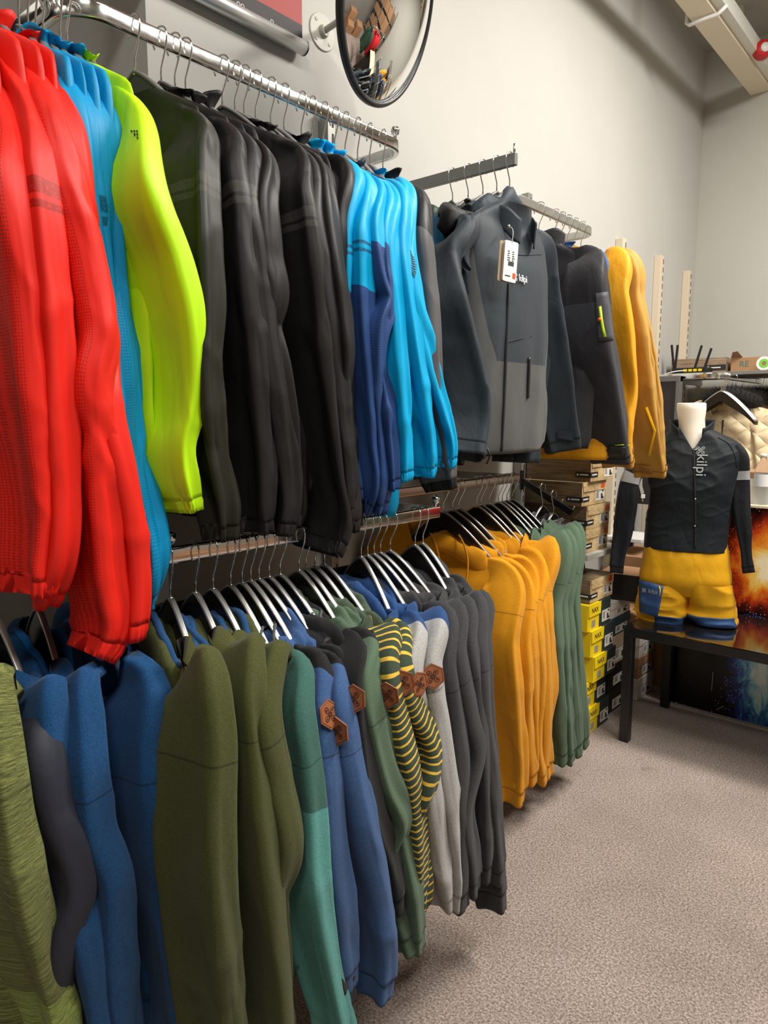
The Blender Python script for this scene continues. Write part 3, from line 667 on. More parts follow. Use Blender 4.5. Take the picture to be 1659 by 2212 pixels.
# ================================================================ lower rails
flc = dict(style='fleece', neck='hood', hang='black', cuff='rib', nk=-.178)
def lo(key, D, z, hu, edge, label, mats, nm='hoodie', cat='sweatshirt', grp=LOW, **kw):
    o = dict(flc); o.update(kw); yo = o.pop('hy', None)
    h = hk(hu, D, z) if yo is None else V(-D, yo, z)
    o.setdefault('rail', 'low%.2f' % D)
    G[key] = garment(nm, label, cat, grp, h, edge, o.pop('X', None) or xp(D), mats, **o)
e = lambda *a, **k: lo(a[0], DE, ZE, *a[1:], **k)
e('e1', 0, [(-20, 1440), (38, 1680), (56, 1790), (78, 1900), (112, 2050), (150, 2212), (180, 2350)], 'green melange fleece at the bottom left corner', R3(f_hg, f_hg2), hy=.36, neck='collar', nm='fleece_jacket', a=(.06, .07, .07, .06))
e('e2', 0, [(72, 1550), (112, 1640), (150, 1770), (193, 1925), (160, 2040), (150, 2140), (178, 2330)], 'dark navy softshell with bent elbow beside the green melange', R3(f_navf), hy=.415, style='shell', nm='softshell_jacket', cuff='flat', neck='collar', a=(.06, .075, .085, .06))
e('e3', 0, [(100, 1455), (140, 1640), (165, 1800), (200, 2000), (235, 2180), (262, 2340)], 'blue melange hoodie half behind the navy softshell', R3(f_blh), hy=.47)
e('e4', 0, [(165, 1455), (208, 1630), (235, 1800), (270, 1900), (273, 1960), (280, 2100), (300, 2340)], 'blue melange hoodie in the middle of the three', R3(f_blh), hy=.545, hood_edge=f_blin)
e('e5', 0, [(292, 1425), (330, 1500), (350, 1640), (370, 1800), (398, 1980), (420, 2180), (442, 2350)], 'blue melange hoodie beside the olive fleeces', R3(f_blh), hy=.65, hood_edge=f_blin, a=(.065, .09, .095, .085), body_amp=.7)
c = lambda *a, **k: lo(a[0], DC, ZC, *a[1:], **k)
c('o1', 365, [(432, 1408), (468, 1500), (490, 1580), (493, 1750), (495, 1900), (508, 2050), (530, 2320)], 'olive fleece hoodie with zip pull, first of three', R3(f_olf), hood_edge=f_olin, a=(.06, .075, .075, .065), nm='fleece_jacket', hyaw=-.25)
c('o2', 420, [(528, 1372), (556, 1500), (571, 1600), (585, 1730), (603, 1880), (618, 2040), (632, 2320)], 'olive fleece hoodie in the middle of three', R3(f_olf), hood_edge=f_olin, nm='fleece_jacket', a=(.06, .075, .075, .065), hyaw=-.18)
c('o3', 458, [(580, 1385), (592, 1540), (620, 1690), (644, 1850), (615, 1930), (622, 2080), (628, 2310)], 'olive fleece hoodie with bent elbow beside the teal', R3(f_olf), hood_edge=f_olin, nm='fleece_jacket', a=(.06, .065, .065, .05), hyaw=-.1)
c('t', 496, [(638, 1432), (670, 1550), (685, 1650), (696, 1770), (703, 1900), (726, 2060), (770, 2290)], 'teal fleece with paler teal forearm', (f_tl, f_tl2, f_tl2), neck='collar', nm='fleece_jacket', a=(.055, .062, .05, .042), cuff='flat')
c('n1', 521, [(664, 1455), (688, 1600), (705, 1740), (722, 1880), (735, 2020), (768, 2168)], 'black zip hoodie between the teal fleece and blue sleeves', R3(f_bkf), neck='collar', a=(.05, .055, .05, .04), gap=.042)
c('n2', 540, [(692, 1425), (715, 1530), (730, 1650), (742, 1800), (762, 1960), (775, 2130)], 'black hoodie with denim blue sleeves, left of two', (f_bkf, f_bkd, f_den), hoodmat=f_den, a=(.05, .05, .05, .045))
c('n3', 558, [(722, 1432), (748, 1510), (778, 1640), (815, 1800), (845, 1960), (852, 2080), (846, 2165)], 'black hoodie with denim blue sleeves, right of two', (f_bkf, f_bkd, f_den), hoodmat=f_den, a=(.055, .075, .085, .055), X=xp(DC, (.215, .29, .32, .30)))
c('n4', 580, [(738, 1420), (750, 1500), (765, 1600), (785, 1750), (800, 1900)], 'plain black hoodie behind the denim blue sleeves', R3(f_bkf))
c('n5', 604, [(764, 1385), (788, 1490), (800, 1600), (820, 1740), (860, 1860), (880, 1960)], 'black hoodie with a patch, right of the blue sleeves', R3(f_bkf), a=(.055, .065, .065, .05))
c('g1', 645, [(792, 1380), (808, 1480), (830, 1600), (858, 1700), (884, 1760), (858, 1860), (880, 1960), (905, 2060)], 'black hoodie with sage sleeves, left of two', (f_bkf, f_bkg, f_sg), hoodmat=f_sg, a=(.05, .05, .055, .045))
c('g2', 660, [(812, 1385), (822, 1480), (832, 1560), (850, 1660), (880, 1780), (905, 1900), (918, 2050)], 'black hoodie with sage sleeves, right of two', (f_bkf, f_bkg, f_sg), hoodmat=f_sg, a=(.05, .045, .045, .035))
c('s1', 680, [(835, 1350), (858, 1450), (880, 1560), (900, 1650), (915, 1760), (918, 1870), (920, 1960)], 'yellow striped dark green hoodie, left of two', (f_pine, f_str, f_str), hoodmat=f_sgh, a=(.05, .055, .05, .035))
c('s2', 700, [(858, 1352), (886, 1450), (912, 1530), (940, 1580), (954, 1640), (942, 1700), (915, 1760), (920, 1850), (926, 1950), (904, 1990)], 'yellow striped dark green hoodie with bulging elbow', (f_pine, f_str, f_str), hoodmat=f_sgh, a=(.055, .07, .06, .03), X=xp(DC, (.215, .29, .32, .28)))
c('bg1', 780, [(888, 1340), (906, 1460), (925, 1580), (948, 1700), (965, 1850), (985, 1960)], 'royal blue hoodie with light grey sleeves, left of two', (f_roy, f_rg, f_lg), hoodmat=f_roy, a=(.05, .055, .06, .05))
c('bg2', 794, [(932, 1320), (950, 1450), (966, 1550), (978, 1650), (994, 1780), (1002, 1900), (1000, 1962)], 'royal blue hoodie with light grey sleeves, right of two', (f_roy, f_rg, f_lg), hoodmat=f_roy, a=(.055, .06, .055, .045))
DG = ['nearest the grey sleeves', 'second from the grey sleeves', 'third from the grey sleeves', 'second from the rail end', 'at the rail end']
for i, (hu, ed) in enumerate([(808, [(962, 1320), (988, 1450), (1002, 1560), (1012, 1750), (1014, 1880), (1012, 1965)]),
                              (822, [(980, 1305), (1004, 1420), (1030, 1550), (1046, 1625), (1020, 1750), (1030, 1850), (1038, 1930)]),
                              (843, [(1000, 1295), (1030, 1400), (1046, 1500), (1058, 1620), (1065, 1760), (1068, 1900)]),
                              (897, [(1020, 1290), (1050, 1400), (1060, 1550), (1076, 1680), (1084, 1800), (1090, 1900)]),
                              (914, [(1036, 1288), (1056, 1390), (1064, 1540), (1080, 1720), (1086, 1860), (1096, 1968)])]):
    c('d%d' % i, hu, ed, 'charcoal melange hoodie '+DG[i], R3(f_ch), a=(.055, .062, .06, .045))
d = lambda *a, **k: lo(a[0], DD, ZD, *a[1:], **dict(dict(nk=-.205), **k))
ML = ['nearest the charcoal ones, hood open', 'second from the charcoal ones', 'third from the charcoal ones', 'fourth from the charcoal ones', 'fifth from the charcoal ones', 'beside the sage green ones']
for i, (hu, ed, kw) in enumerate([(957, [(1098, 1222), (1118, 1400), (1130, 1550), (1136, 1660), (1133, 1738)], dict(a=(.06, .075, .075, .05), body_amp=.6)),
                                  (978, [(1122, 1222), (1146, 1400), (1152, 1560), (1162, 1690)], {}), (992, [(1140, 1210), (1160, 1350), (1166, 1520), (1166, 1670)], {}),
                                  (1030, [(1158, 1195), (1172, 1330), (1180, 1480), (1172, 1620), (1184, 1690)], {}), (1040, [(1168, 1182), (1183, 1300), (1190, 1450), (1188, 1680)], {}),
                                  (1058, [(1172, 1168), (1190, 1290), (1198, 1400), (1202, 1480), (1188, 1560), (1196, 1680)], dict(a=(.06, .075, .065, .045)))]):
    d('mu%d' % i, hu, ed, 'mustard hoodie '+ML[i], R3(f_ms), **kw)
SL = ['beside the mustard ones', 'second from the mustard ones', 'third from the mustard ones', 'last on the lower rail']
for i, (hu, ed, kw) in enumerate([(1078, [(1192, 1158), (1212, 1320), (1222, 1480), (1228, 1650)], {}), (1086, [(1206, 1155), (1226, 1320), (1234, 1480), (1242, 1648)], {}), (1096, [(1218, 1142), (1238, 1320), (1250, 1470), (1260, 1630)], {}),
                              (1108, [(1230, 1135), (1250, 1300), (1262, 1460), (1274, 1612)], {})]):
    d('sg%d' % i, hu, ed, 'sage green hoodie '+SL[i], R3(f_sg), hw=.165, gap=.012, **kw)
# small details on the garments
def on_body(g, lx, lz, out=.05):
    return g['hook']+g['ex']*lx+V(0, 0, lz)
for k, up_, vp in (('n1', 694, 1645), ('n2', 712, 1543), ('n3', 727, 1580), ('n5', 763, 1510), ('s1', 836, 1502), ('s2', 869, 1475), ('bg1', 906, 1478), ('bg2', 935, 1461)): patch(G[k], up_, vp)
def cord(g, pts, mat, r=.0032, name='drawstring', label=None):
    P, _ = crinterp(np.array(pts), 24); o = MB().tube(P, r, 7).build(name, mat, g['root'], g['root_loc'], smooth=True)
    if label: o['label'] = label
    return o
M['cord_grey'] = plain('grey_rope', (.08, .085, .08, 1), .8, 0, 400, .3); M['cord_must'] = plain('mustard_rope', MUS, .8, 0, 400, .3)
def hoodcord(key, x0, mat, side=-1, L=.16):
    g = G[key]; h, ex, ey = g['hook'], g['ex'], g['ey']
    p = [h+ex*x0+ey*side*.05+V(0, 0, -.155), h+ex*(x0+.02)+ey*side*.075+V(0, 0, -.175), h+ex*(x0+.035)+ey*side*.075+V(0, 0, -.22), h+ex*(x0+.03)+ey*side*.07+V(0, 0, -.175-L)]
    cord(g, p, mat)
for k in ('n2', 'n3', 'g1', 'g2'): hoodcord(k, .10, M['cord_grey'], -1, .10)
hoodcord('mu0', -.03, M['cord_must'], -1, .2); hoodcord('mu0', .07, M['cord_must'], -1, .16)
# small metal zip pull on the olive hood
g = G['o1']; p0 = g['hook']+g['ex']*.02+g['ey']*-.075+V(0, 0, -.19)
mb = MB().tube([p0+g['ex']*t for t in (0, .012, .035)], .0045, 8).tube([p0+V(-.004, 0, 0)+.008*V(math.cos(a)-1, 0, math.sin(a)) for a in np.linspace(0, 2*PI, 14)], .0016, 6)
mb.build('zip_pull', M['steel'], g['root'], g['root_loc'], smooth=True)['label'] = 'shiny metal zip pull'
# print on the lime sleeve, hatch on the cyan sleeve
def sleeve_marks(key, vpx, deg0, cells, size, mat, name, label):
    g = G[key]; mb = MB()
    p, t, n = on_sleeve(g['info'], vpx, deg0, .003); ey = -t; ex = np.cross(ey, n); ex /= np.linalg.norm(ex)
    P, s, (A, B, T, Cc, th) = g['info']; PV = P.reshape(-1, 3)
    for poly in cells:
        q = []
        for x, y in poly:
            w = p+ex*x+ey*y; k = int(np.argmin(((PV-w)**2).sum(1)-0*0)); c = PV[k]; off = (w-c)@n
            q.append(w-n*off+n*.0022)
        m = len(q); mb.add(q+[r-n*.0012 for r in q], [tuple(range(m)), tuple(range(2*m-1, m-1, -1))]+[(i, (i+1) % m, m+(i+1) % m, m+i) for i in range(m)])
    o = mb.build(name, mat, g['sl'], g['root_loc']); o['label'] = label
sq = lambda x, y, s: [(x, y), (x+s, y), (x+s, y+s), (x, y+s)]
M['print_dark'] = plain('dark_print', (.02, .03, .03, 1), .5)
mb = MB(); gm_ = G['lime']
for u, v in ((282, 281), (288, 281), (294, 281), (288.5, 288), (294.5, 288), (295, 295)):
    q = [surf(gm_, u+du, v+dv, gm_['info'][0], .0022)[0] for du, dv in ((0, 0), (3.2, 0), (3.2, 3.2), (0, 3.2))]; nn = surf(gm_, u, v, gm_['info'][0])[1]
    mb.add(q+[x-nn*.0012 for x in q], [(0, 1, 2, 3), (7, 6, 5, 4), (0, 1, 5, 4), (1, 2, 6, 5), (2, 3, 7, 6), (3, 0, 4, 7)])
mb.build('dot_print', M['print_dark'], gm_['sl'], gm_['root_loc'])['label'] = 'six small dark squares'
hat = []
for k in range(11):
    w = .026*math.sin(PI*(k+1)/12)+.004; y = .04-.0075*k; hat.append([(-w/2, y), (w/2, y-.012), (w/2, y-.0145), (-w/2, y-.0025)])
sleeve_marks('c6', 515, 40, hat, 0, M['print_dark'], 'hatch_print', 'dark hatched stripe print'); sleeve_marks('c6', 585, 28, [[(x*.8, y*.8) for x, y in q] for q in hat], 0, M['print_dark'], 'hatch_print', 'dark hatched stripe print')
# ================================================================ logo jacket on the straight arm, slate jacket with lime zips
def panel_shell(key, col, col2, v0, slope, flat, cen=.25):
    t = NT('fabric_'+key); sp = t.n('ShaderNodeSeparateXYZ'); t.l(t.coord('UV'), sp.inputs[0]); U, W = sp.outputs[0], sp.outputs[1]
    dx = t.math('ABSOLUTE', t.math('SUBTRACT', U, cen)); lim = t.math('SUBTRACT', v0, t.math('MULTIPLY', t.math('MAXIMUM', t.math('SUBTRACT', dx, flat), 0.0), slope))
    c = t.mix(t.math('GREATER_THAN', W, lim), col, col2)
    r1 = t.noise(9, 4, .5, t.coord('Object', (1, 1, .5)), dist=.4)
    return t.set(Base_Color=c, Roughness=.62, Specular_IOR_Level=.28, Sheen_Weight=.1, Normal=t.bump(t.math('ABSOLUTE', t.math('SUBTRACT', r1, .5)), .35, .012))
f_logo = panel_shell('slate_grey_panels', srgb(35, 45, 52), srgb(76, 77, 77), .465, 2.6, .10); f_logo_s = F('slate_sleeve', srgb(35, 45, 52), 'shell')
kx = -1.19
G['logo'] = g = garment('softshell_jacket', 'slate and grey jacket with white logo and price tag', 'jacket', 'jackets on the straight arm', V(kx, ARM_Y, ZU),
    [(1003, 478), (992, 560), (1008, 650), (1030, 730), (1052, 820), (1060, 900), (1046, 985)], lambda t: kx+float(np.interp(t, [0, .3, 1], [0, .05, .095])), (f_logo, f_logo_s, f_logo_s), style='shell', neck='none', cuff='flat', ex=AX, phi=38,
    a=(.06, .075, .07, .06), b=(.03, .04, .04, .034), thick=1.35, hem=-.875, hyaw=-PI/2, rail='arm_logo', body_amp=.8, amp=.8,
    far=dict(edge=[(1178, 520), (1200, 600), (1216, 700), (1232, 800), (1245, 900), (1252, 972)], X=lambda t: kx+float(np.interp(t, [0, .3, 1], [0, .02, .04])), phi=40, a=(.06, .075, .075, .062), b=(.03, .04, .04, .034)))
def seam(g, pts, mat, r=.0016, name='seam', grid=None, par=None, label=None):
    q = [surf(g, u, v, grid)[0] for u, v in pts]; q, _ = crinterp(np.array(q), 4*len(q)); o = MB().tube(q, r, 6).build(name, mat, par or g['root'], g['root_loc'], smooth=True)
    if label: o['label'] = label
    return o
M['seam'] = plain('dark_seam', (.012, .014, .016, 1), .6); M['limezip'] = plain('lime_zip', srgb(200, 236, 40), .5); M['orange'] = plain('orange_pull', srgb(220, 80, 30), .5); M['white_print'] = plain('white_print', srgb(225, 228, 228), .6)
seam(g, [(1101, 545), (1098, 640), (1094, 740), (1090, 840), (1086, 925), (1083, 975)], M['zip'], .0045, 'zipper')
seam(g, [(1118, 550), (1140, 551), (1172, 549)], M['seam'], .0009); seam(g, [(1143, 772), (1142, 815), (1140, 860)], M['zip'], .0048, 'pocket_zip'); seam(g, [(1093, 738), (1130, 731), (1150, 726)], M['seam'], .0009)
# stand collar, open at the front
def stand_collar(g, mat, nz=-.14, h=.07, open_deg=26, rx=.092, ry=.06, lean=.0):
    hk_, ex, ey = g['hook'], g['ex'], g['ey']; a = np.radians(np.linspace(90+open_deg, 450-open_deg, 40)); P = []
    for i in range(9):
        t = i/8; x = rx*(1+.06*t)*np.cos(a); y = ry*(1+.10*t)*np.sin(a)+.012-lean*t
        dip = np.exp(-((np.degrees(a)-90-open_deg)/40)**2)+np.exp(-((450-open_deg-np.degrees(a))/40)**2)
        z = nz-.02+t*h-.055*(1-.25*t)*dip+.006*np.sin(a*5+g['seed'])*t
        P.append(hk_+x[:, None]*ex+y[:, None]*ey+np.stack([0*z, 0*z, z], -1))
    P = np.array(P); o = meshobj('collar', P.reshape(-1, 3), gridfaces(9, 40, False), mat, g['root'], g['root_loc'], True, np.zeros((360, 2)))
    s = o.modifiers.new('thick', 'SOLIDIFY'); s.thickness = .004; return o
stand_collar(g, f_logo_s, nz=-.185, h=.06)
p, n = surf(g, 1128, 603, out=.003); exl = np.cross(V(0, 0, 1), n); exl /= np.linalg.norm(exl); eyl = np.cross(n, exl)
text_obj('logo_lettering', 'kilpi', .030, M['white_print'], p+n*.003, exl, eyl, g['root'], g['root_loc'], spacing=.95)['label'] = 'white word kilpi'
emblem('logo_emblem', p+n*.004-exl*.045, exl, eyl, n, .017, M['white_print'], g['root'], g['root_loc'], .0008)
# price tag
tp, tn = onx(1103, 565, -1.085), V(.93, -.36, .05); tn /= np.linalg.norm(tn); tx = np.cross(V(.0, 0, 1), tn); tx /= np.linalg.norm(tx); ty = np.cross(tn, tx); sl_ = math.radians(-6); tx, ty = tx*math.cos(sl_)+ty*math.sin(sl_), ty*math.cos(sl_)-tx*math.sin(sl_)
tr = tag(empty('price_tag', tp), 'white price tag with barcode hanging from the logo jacket zip', 'price tag')
M['card'] = plain('tag_card', srgb(232, 230, 226), .6); M['kraft'] = plain('kraft_card', srgb(170, 150, 125), .7); M['ink'] = plain('black_ink', (.02, .02, .02, 1), .6)
def rr2(w, h, r): return roundrect(w, h, r, 3)
for k, (dx, dz, m) in enumerate(((-.010, -.011, M['kraft']), (-.002, -.004, M['kraft']), (0, 0, M['card']))):
    MB().prism(rr2(.046, .112, .005), tp+tn*dz+tx*dx-tn*.0012, tx, ty, tn, .0012).build('tag_card', m, tr, tp)
MB().prism([(.010, -.045), (.020, -.045), (.020, -.030), (.010, -.030)], tp+tn*.0002, tx, ty, tn, .0006).build('orange_sticker', M['orange'], tr, tp)
mb = MB()
for k in range(14): mb.prism([(-.008+.0014*k, -.012), (-.0073+.0014*k+.0005*(k % 3), -.012), (-.0073+.0014*k+.0005*(k % 3), 0), (-.008+.0014*k, 0)], tp+tn*.0002, tx, ty, tn, .0005)
rnd = random.Random(4)
for r_ in range(5):
    for s_ in (-.012, .004): w_ = .005+.005*rnd.random(); mb.prism([(s_, .026-.006*r_), (s_+w_, .026-.006*r_), (s_+w_, .0285-.006*r_), (s_, .0285-.006*r_)], tp+tn*.0002, tx, ty, tn, .0005)
mb.prism([(-.016, -.042), (.002, -.042), (.002, -.039), (-.016, -.039)], tp+tn*.0002, tx, ty, tn, .0005)
mb.build('barcode_print', M['ink'], tr, tp)
zt_ = onx(1099, 486, -1.125)
q, _ = crinterp(np.array([zt_, tp+ty*.075+tn*.002, tp+ty*.052]), 16); MB().tube(q, .0009, 6).build('tag_string', M['white'], tr, tp, smooth=True)
MB().lathe([(.0005, 0), (.004, .001), (.004, .010), (.0005, .011)], zt_-V(0, 0, .01), 10).build('zip_pull', M['steel'], g['root'], g['root_loc'], smooth=True)
# drawcord toggles under the hem
hp = on_body(g, .19, -.845); cord(g, [hp+g['ey']*.055, hp+g['ey']*.07+V(0, 0, -.03), hp+g['ey']*.06+V(0, 0, -.055)], M['black'], .0025, 'hem_cord')
# ---- slate jacket with lime zips
f_slate = F('slate_black', srgb(36, 36, 41), 'shell'); f_slate_s = F('slate_sleeve_split', srgb(36, 36, 41), 'shell', split=.30, col2=srgb(55, 56, 63))
up('slate', 1165, [(1286, 540), (1311, 600), (1316, 650), (1326, 740), (1338, 810), (1352, 905), (1364, 990)], 'slate jacket with lime arm pocket zip', (f_slate, f_slate_s, f_slate_s), grp=RG, nm='softshell_jacket', style='shell', cuff='flat', rail='slate_only', a=(.06, .085, .085, .075), b=(.03, .05, .05, .045), thick=1.0, neck='none', hem=-.88, amp=.7)
g = G['slate']; stand_collar(g, f_slate, open_deg=30, ry=.05)
o = MB().prism([(0, 0), (.006, 0), (.012, .08), (.004, .085)], g['hook']+V(.02, -.068, -.215), V(1, 0, 0), V(0, 0, 1), V(0, -1, 0), .003).build('collar_zip', M['limezip'], g['root'], g['root_loc']); o['label'] = 'lime collar zip'
def on_img(g, u, v, out=.003):
    return surf(g, u, v, g['info'][0], out)
q = [on_img(g, u, v)[0] for u, v in ((1296, 662), (1299, 690), (1303, 712), (1307, 728))]
MB().tube(q, [.0052]*4, 6).build('pocket_zip', M['limezip'], g['sl'], g['root_loc'], smooth=True)['label'] = 'lime sleeve pocket zip'
q2, n2 = on_img(g, 1295, 690, .008); MB().lathe([(.0005, 0), (.006, .002), (.006, .010), (.0005, .012)], q2, 10, n2).build('zip_pull', M['orange'], g['sl'], g['root_loc'], smooth=True)['label'] = 'orange zip pull'
pk = [(1286, 634), (1313, 630), (1326, 733), (1292, 738)]; pp = [on_img(g, u, v, .0025)[0] for u, v in pk]
def quadpatch(name, c4, mat, par, o, nrm_from=None, nu=8, nv=10, g=None, out=.002):
    P = []
    for i in range(nv+1):
        for j in range(nu+1):
            s_, t_ = j/nu, i/nv; u = (c4[0][0]*(1-s_)+c4[1][0]*s_)*(1-t_)+(c4[3][0]*(1-s_)+c4[2][0]*s_)*t_; v = (c4[0][1]*(1-s_)+c4[1][1]*s_)*(1-t_)+(c4[3][1]*(1-s_)+c4[2][1]*s_)*t_
            P.append(on_img(g, u, v, out)[0])
    ob = meshobj(name, np.array(P), gridfaces(nv+1, nu+1, False), mat, par, o, True); m = ob.modifiers.new('t', 'SOLIDIFY'); m.thickness = .003; m.offset = 0; return ob
quadpatch('pocket_panel', pk, F('slate_pocket', srgb(70, 71, 76), 'shell'), g['sl'], g['root_loc'], g=g)
quadpatch('cuff_strap', [(1290, 962), (1352, 966), (1350, 986), (1296, 984)], M['zip'], g['sl'], g['root_loc'], g=g, nu=8, nv=4, out=.006)
MB().tube([on_img(g, u, v, .003)[0] for u, v in ((1328, 962), (1345, 961), (1360, 962))], .0016, 6).build('cuff_piping', M['limezip'], g['sl'], g['root_loc'], smooth=True)
# strap on the logo jacket cuff and the ochre cuff
gl = G['logo']
def on2(g, u, v, out=.004): return surf(g, u, v, g['info2'][0], out)[0]
mb = MB()
c4 = [(1204, 930), (1236, 932), (1240, 952), (1204, 946)]; q = [on2(gl, *c) for c in c4]; nn = surf(gl, 1220, 940, gl['info2'][0])[1]
MB().add(q+[x+nn*.003 for x in q], [(0, 1, 2, 3), (7, 6, 5, 4), (0, 1, 5, 4), (1, 2, 6, 5), (2, 3, 7, 6), (3, 0, 4, 7)]).build('cuff_strap', f_logo_s, gl['sl2'], gl['root_loc'])
gm = G['m2']
quadpatch('cuff_strap', [(1370, 1003), (1404, 1008), (1410, 1024), (1366, 1018)], F('ochre_velcro', srgb(150, 108, 50), 'fleece'), gm['sl'], gm['root_loc'], g=gm, nu=8, nv=4, out=.006)
MB().tube([on_img(gm, u, v, .003)[0] for u, v in ((1396, 880), (1414, 930), (1404, 975), (1398, 1010))], .006, 6).build('yellow_trim', M['yel_trim'] if 'yel_trim' in M else f_muy, gm['sl'], gm['root_loc'], smooth=True)['label'] = 'bright yellow trim band'
# ================================================================ setting
def wallmat(name, col):
    t = NT(name); ob = t.coord('Object')
    n1 = t.noise(1.3, 4, .6, ob); n2 = t.noise(90, 4, .7, ob)
    c = t.mix(1.0, col, t.ramp(n1, [(.3, (.95, .95, .94, 1)), (.7, (1.03, 1.03, 1.03, 1))]), 'MULTIPLY')
    return t.set(Base_Color=c, Roughness=.85, Specular_IOR_Level=.2, Normal=t.bump(n2, .12, .004))
M['wall'] = wallmat('wall_paint', (.49, .482, .453, 1)); M['wall2'] = wallmat('wall_paint_back', (.50, .495, .45, 1)); M['wall3'] = wallmat('wall_paint_far', (.30, .285, .255, 1)); M['ceil'] = wallmat('ceiling_paint', (.46, .45, .41, 1))
def carpet():
    t = NT('carpet'); ob = t.coord('Object')
    n1 = t.noise(150, 4, .8, ob); n2 = t.noise(2.2, 4, .6, ob); n3 = t.noise(620, 2, .6, ob)
    c = t.ramp(n1, [(.38, (.17, .12, .098, 1)), (.5, (.42, .33, .285, 1)), (.62, (.74, .63, .56, 1))])
    c = t.mix(1.0, c, t.ramp(n2, [(.35, (.84, .83, .80, 1)), (.65, (1.08, 1.08, 1.08, 1))]), 'MULTIPLY')
    st = t.noise(3.5, 3, .6, t.coord('Object', (1, 1.3, 1))); c = t.mix(t.math('MULTIPLY', t.math('GREATER_THAN', st, .69), .25), c, (.13, .08, .045, 1))
    t.set(Base_Color=c, Roughness=1.0, Specular_IOR_Level=.05, Sheen_Weight=.2, Normal=t.bump(t.math('ADD', n1, t.math('MULTIPLY', n3, .6)), .9, .006)); return t.m
M['carpet'] = carpet()
WX = -1.75; BY = 5.36; CZ = 3.95; RX = 3.4; FY = -3.0
def slab(name, lo, hi, mat): return struct(MB().box2(lo, hi).build(name, mat))
slab('floor', (WX-.8, FY-.1, -.1), (RX+.1, BY+.1, 0), M['carpet'])
slab('ceiling', (WX-.8, FY-.1, CZ), (RX+.1, BY+.1, CZ+.1), M['ceil'])
JY = 1.085
slab('wall_left', (WX-.6, JY, 0), (WX, BY, CZ), M['wall'])
slab('wall_left_recess', (WX-.6, FY, 0), (WX-.42, JY, CZ), M['wall'])
slab('wall_back', (WX-.6, BY, 0), (RX+.1, BY+.1, CZ), M['wall2'])
slab('wall_right', (RX, FY, 0), (RX+.1, BY, CZ), M['wall3']); slab('wall_front', (WX-.6, FY-.1, 0), (RX+.1, FY, CZ), M['wall3'])
# ================================================================ rails
def arc(c, r, a0, a1, n=9): return [(c[0]+r*math.cos(math.radians(a)), c[1]+r*math.sin(math.radians(a)), c[2]) for a in np.linspace(a0, a1, n)]
RP = roundrect(.016, .034, .006, 4)
def urail(name, label, xf, z, ya, yb, r=.07, mat='chrome_worn', prof=RP, xw=None, balls=(), bent=True):
    xw = xw if xw is not None else WX+.004
    root = tag(empty(name, (xw, (ya+yb)/2, z)), label, 'clothes rail', 'chrome clothes rails')
    if bent: path = [(xw, ya, z), (xf-r-.03, ya, z)]+arc((xf-r, ya+r, z), r, -90, 0)+[(xf, ya+r+.03, z)]+[(xf, y, z) for y in np.linspace(ya+r+.1, yb-r-.1, 12)]+[(xf, yb-r-.03, z)]+arc((xf-r, yb-r, z), r, 0, 90)+[(xf-r-.03, yb, z), (xw, yb, z)]
    else: path = [(xf, y, z) for y in np.linspace(ya, yb, 14)]
    MB().sweep(path, prof).build('rail_tube', M[mat], root, (xw, (ya+yb)/2, z), smooth=True).modifiers.new('n', 'EDGE_SPLIT').split_angle = math.radians(40)
    o = (xw, (ya+yb)/2, z)
    for y in (ya, yb):
        if bent: MB().box((WX+.006, y, z), (.012, .03, .09)).build('wall_bracket', M['steel'], root, o, bevel=.002)
        else: MB().box2((xw, y-.008 if y == yb else y, z-.014), (xf-.004, y if y == yb else y+.008, z+.014)).build('side_arm', M[mat], root, o, bevel=.002)
    for y in balls:
        b = MB().lathe([(.0, .0), (.004, .0), (.004, .006), (.0105, .010), (.013, .018), (.0105, .027), (.004, .0305), (0.0005, .031)], (xf, y, z+.016), 16).build('ball_screw', M['chrome'], root, o, smooth=True)
    return root
yb = y_at(878, -DU, ZU)
ya = y_at(152, -DU, ZU)
urail('clothes_rail', 'upper chrome rail carrying black and cyan windbreakers', -DU, ZU, ya, yb, balls=(yb-.05,))
urail('clothes_rail', 'upper chrome rail in the top left corner', -DU, ZU, -.55, ya-.02, r=.07, xw=WX-.41)
ra, rb = y_at(1108, -DU, ZU)-.02, y_at(1284, -DU, ZU)
urail('clothes_rail', 'upper rail beyond the logo jacket carrying ochre ones', -DU, ZU, ra, rb, r=.06, mat='steel', balls=())
la, lb = y_at(357, -DC, ZC), y_at(946, -DC, ZC)
urail('clothes_rail', 'lower chrome rail carrying olive to charcoal hoodies', -DC, ZC, la, lb, bent=False, xw=WX, balls=(la+.012, lb-.012))
urail('clothes_rail', 'lower rail carrying mustard and sage hoodies', -DD, ZD, lb+.04, y_at(1119, -DD, ZD), bent=False, xw=WX, mat='steel')
urail('clothes_rail', 'lower rail in shade behind the red cuffs', -DE, ZE, -.5, la-.05, bent=False, xw=WX-.41)
# straight arm
r = tag(empty('straight_arm', (WX, ARM_Y, ZU)), 'straight grey rail arm holding the logo jacket', 'clothes rail')
MB().box2((WX+.004, ARM_Y-.008, ZU-.02), (-1.168, ARM_Y+.008, ZU+.016)).build('arm_bar', M['arm_steel'], r, r.location, bevel=.002)
MB().tube([(-1.176, ARM_Y, ZU+.012), (-1.176, ARM_Y, ZU+.042)], .004, 8).build('end_pin', M['steel'], r, r.location, smooth=True)
MB().box((WX+.006, ARM_Y, ZU-.01), (.012, .03, .09)).build('wall_bracket', M['steel'], r, r.location, bevel=.002)
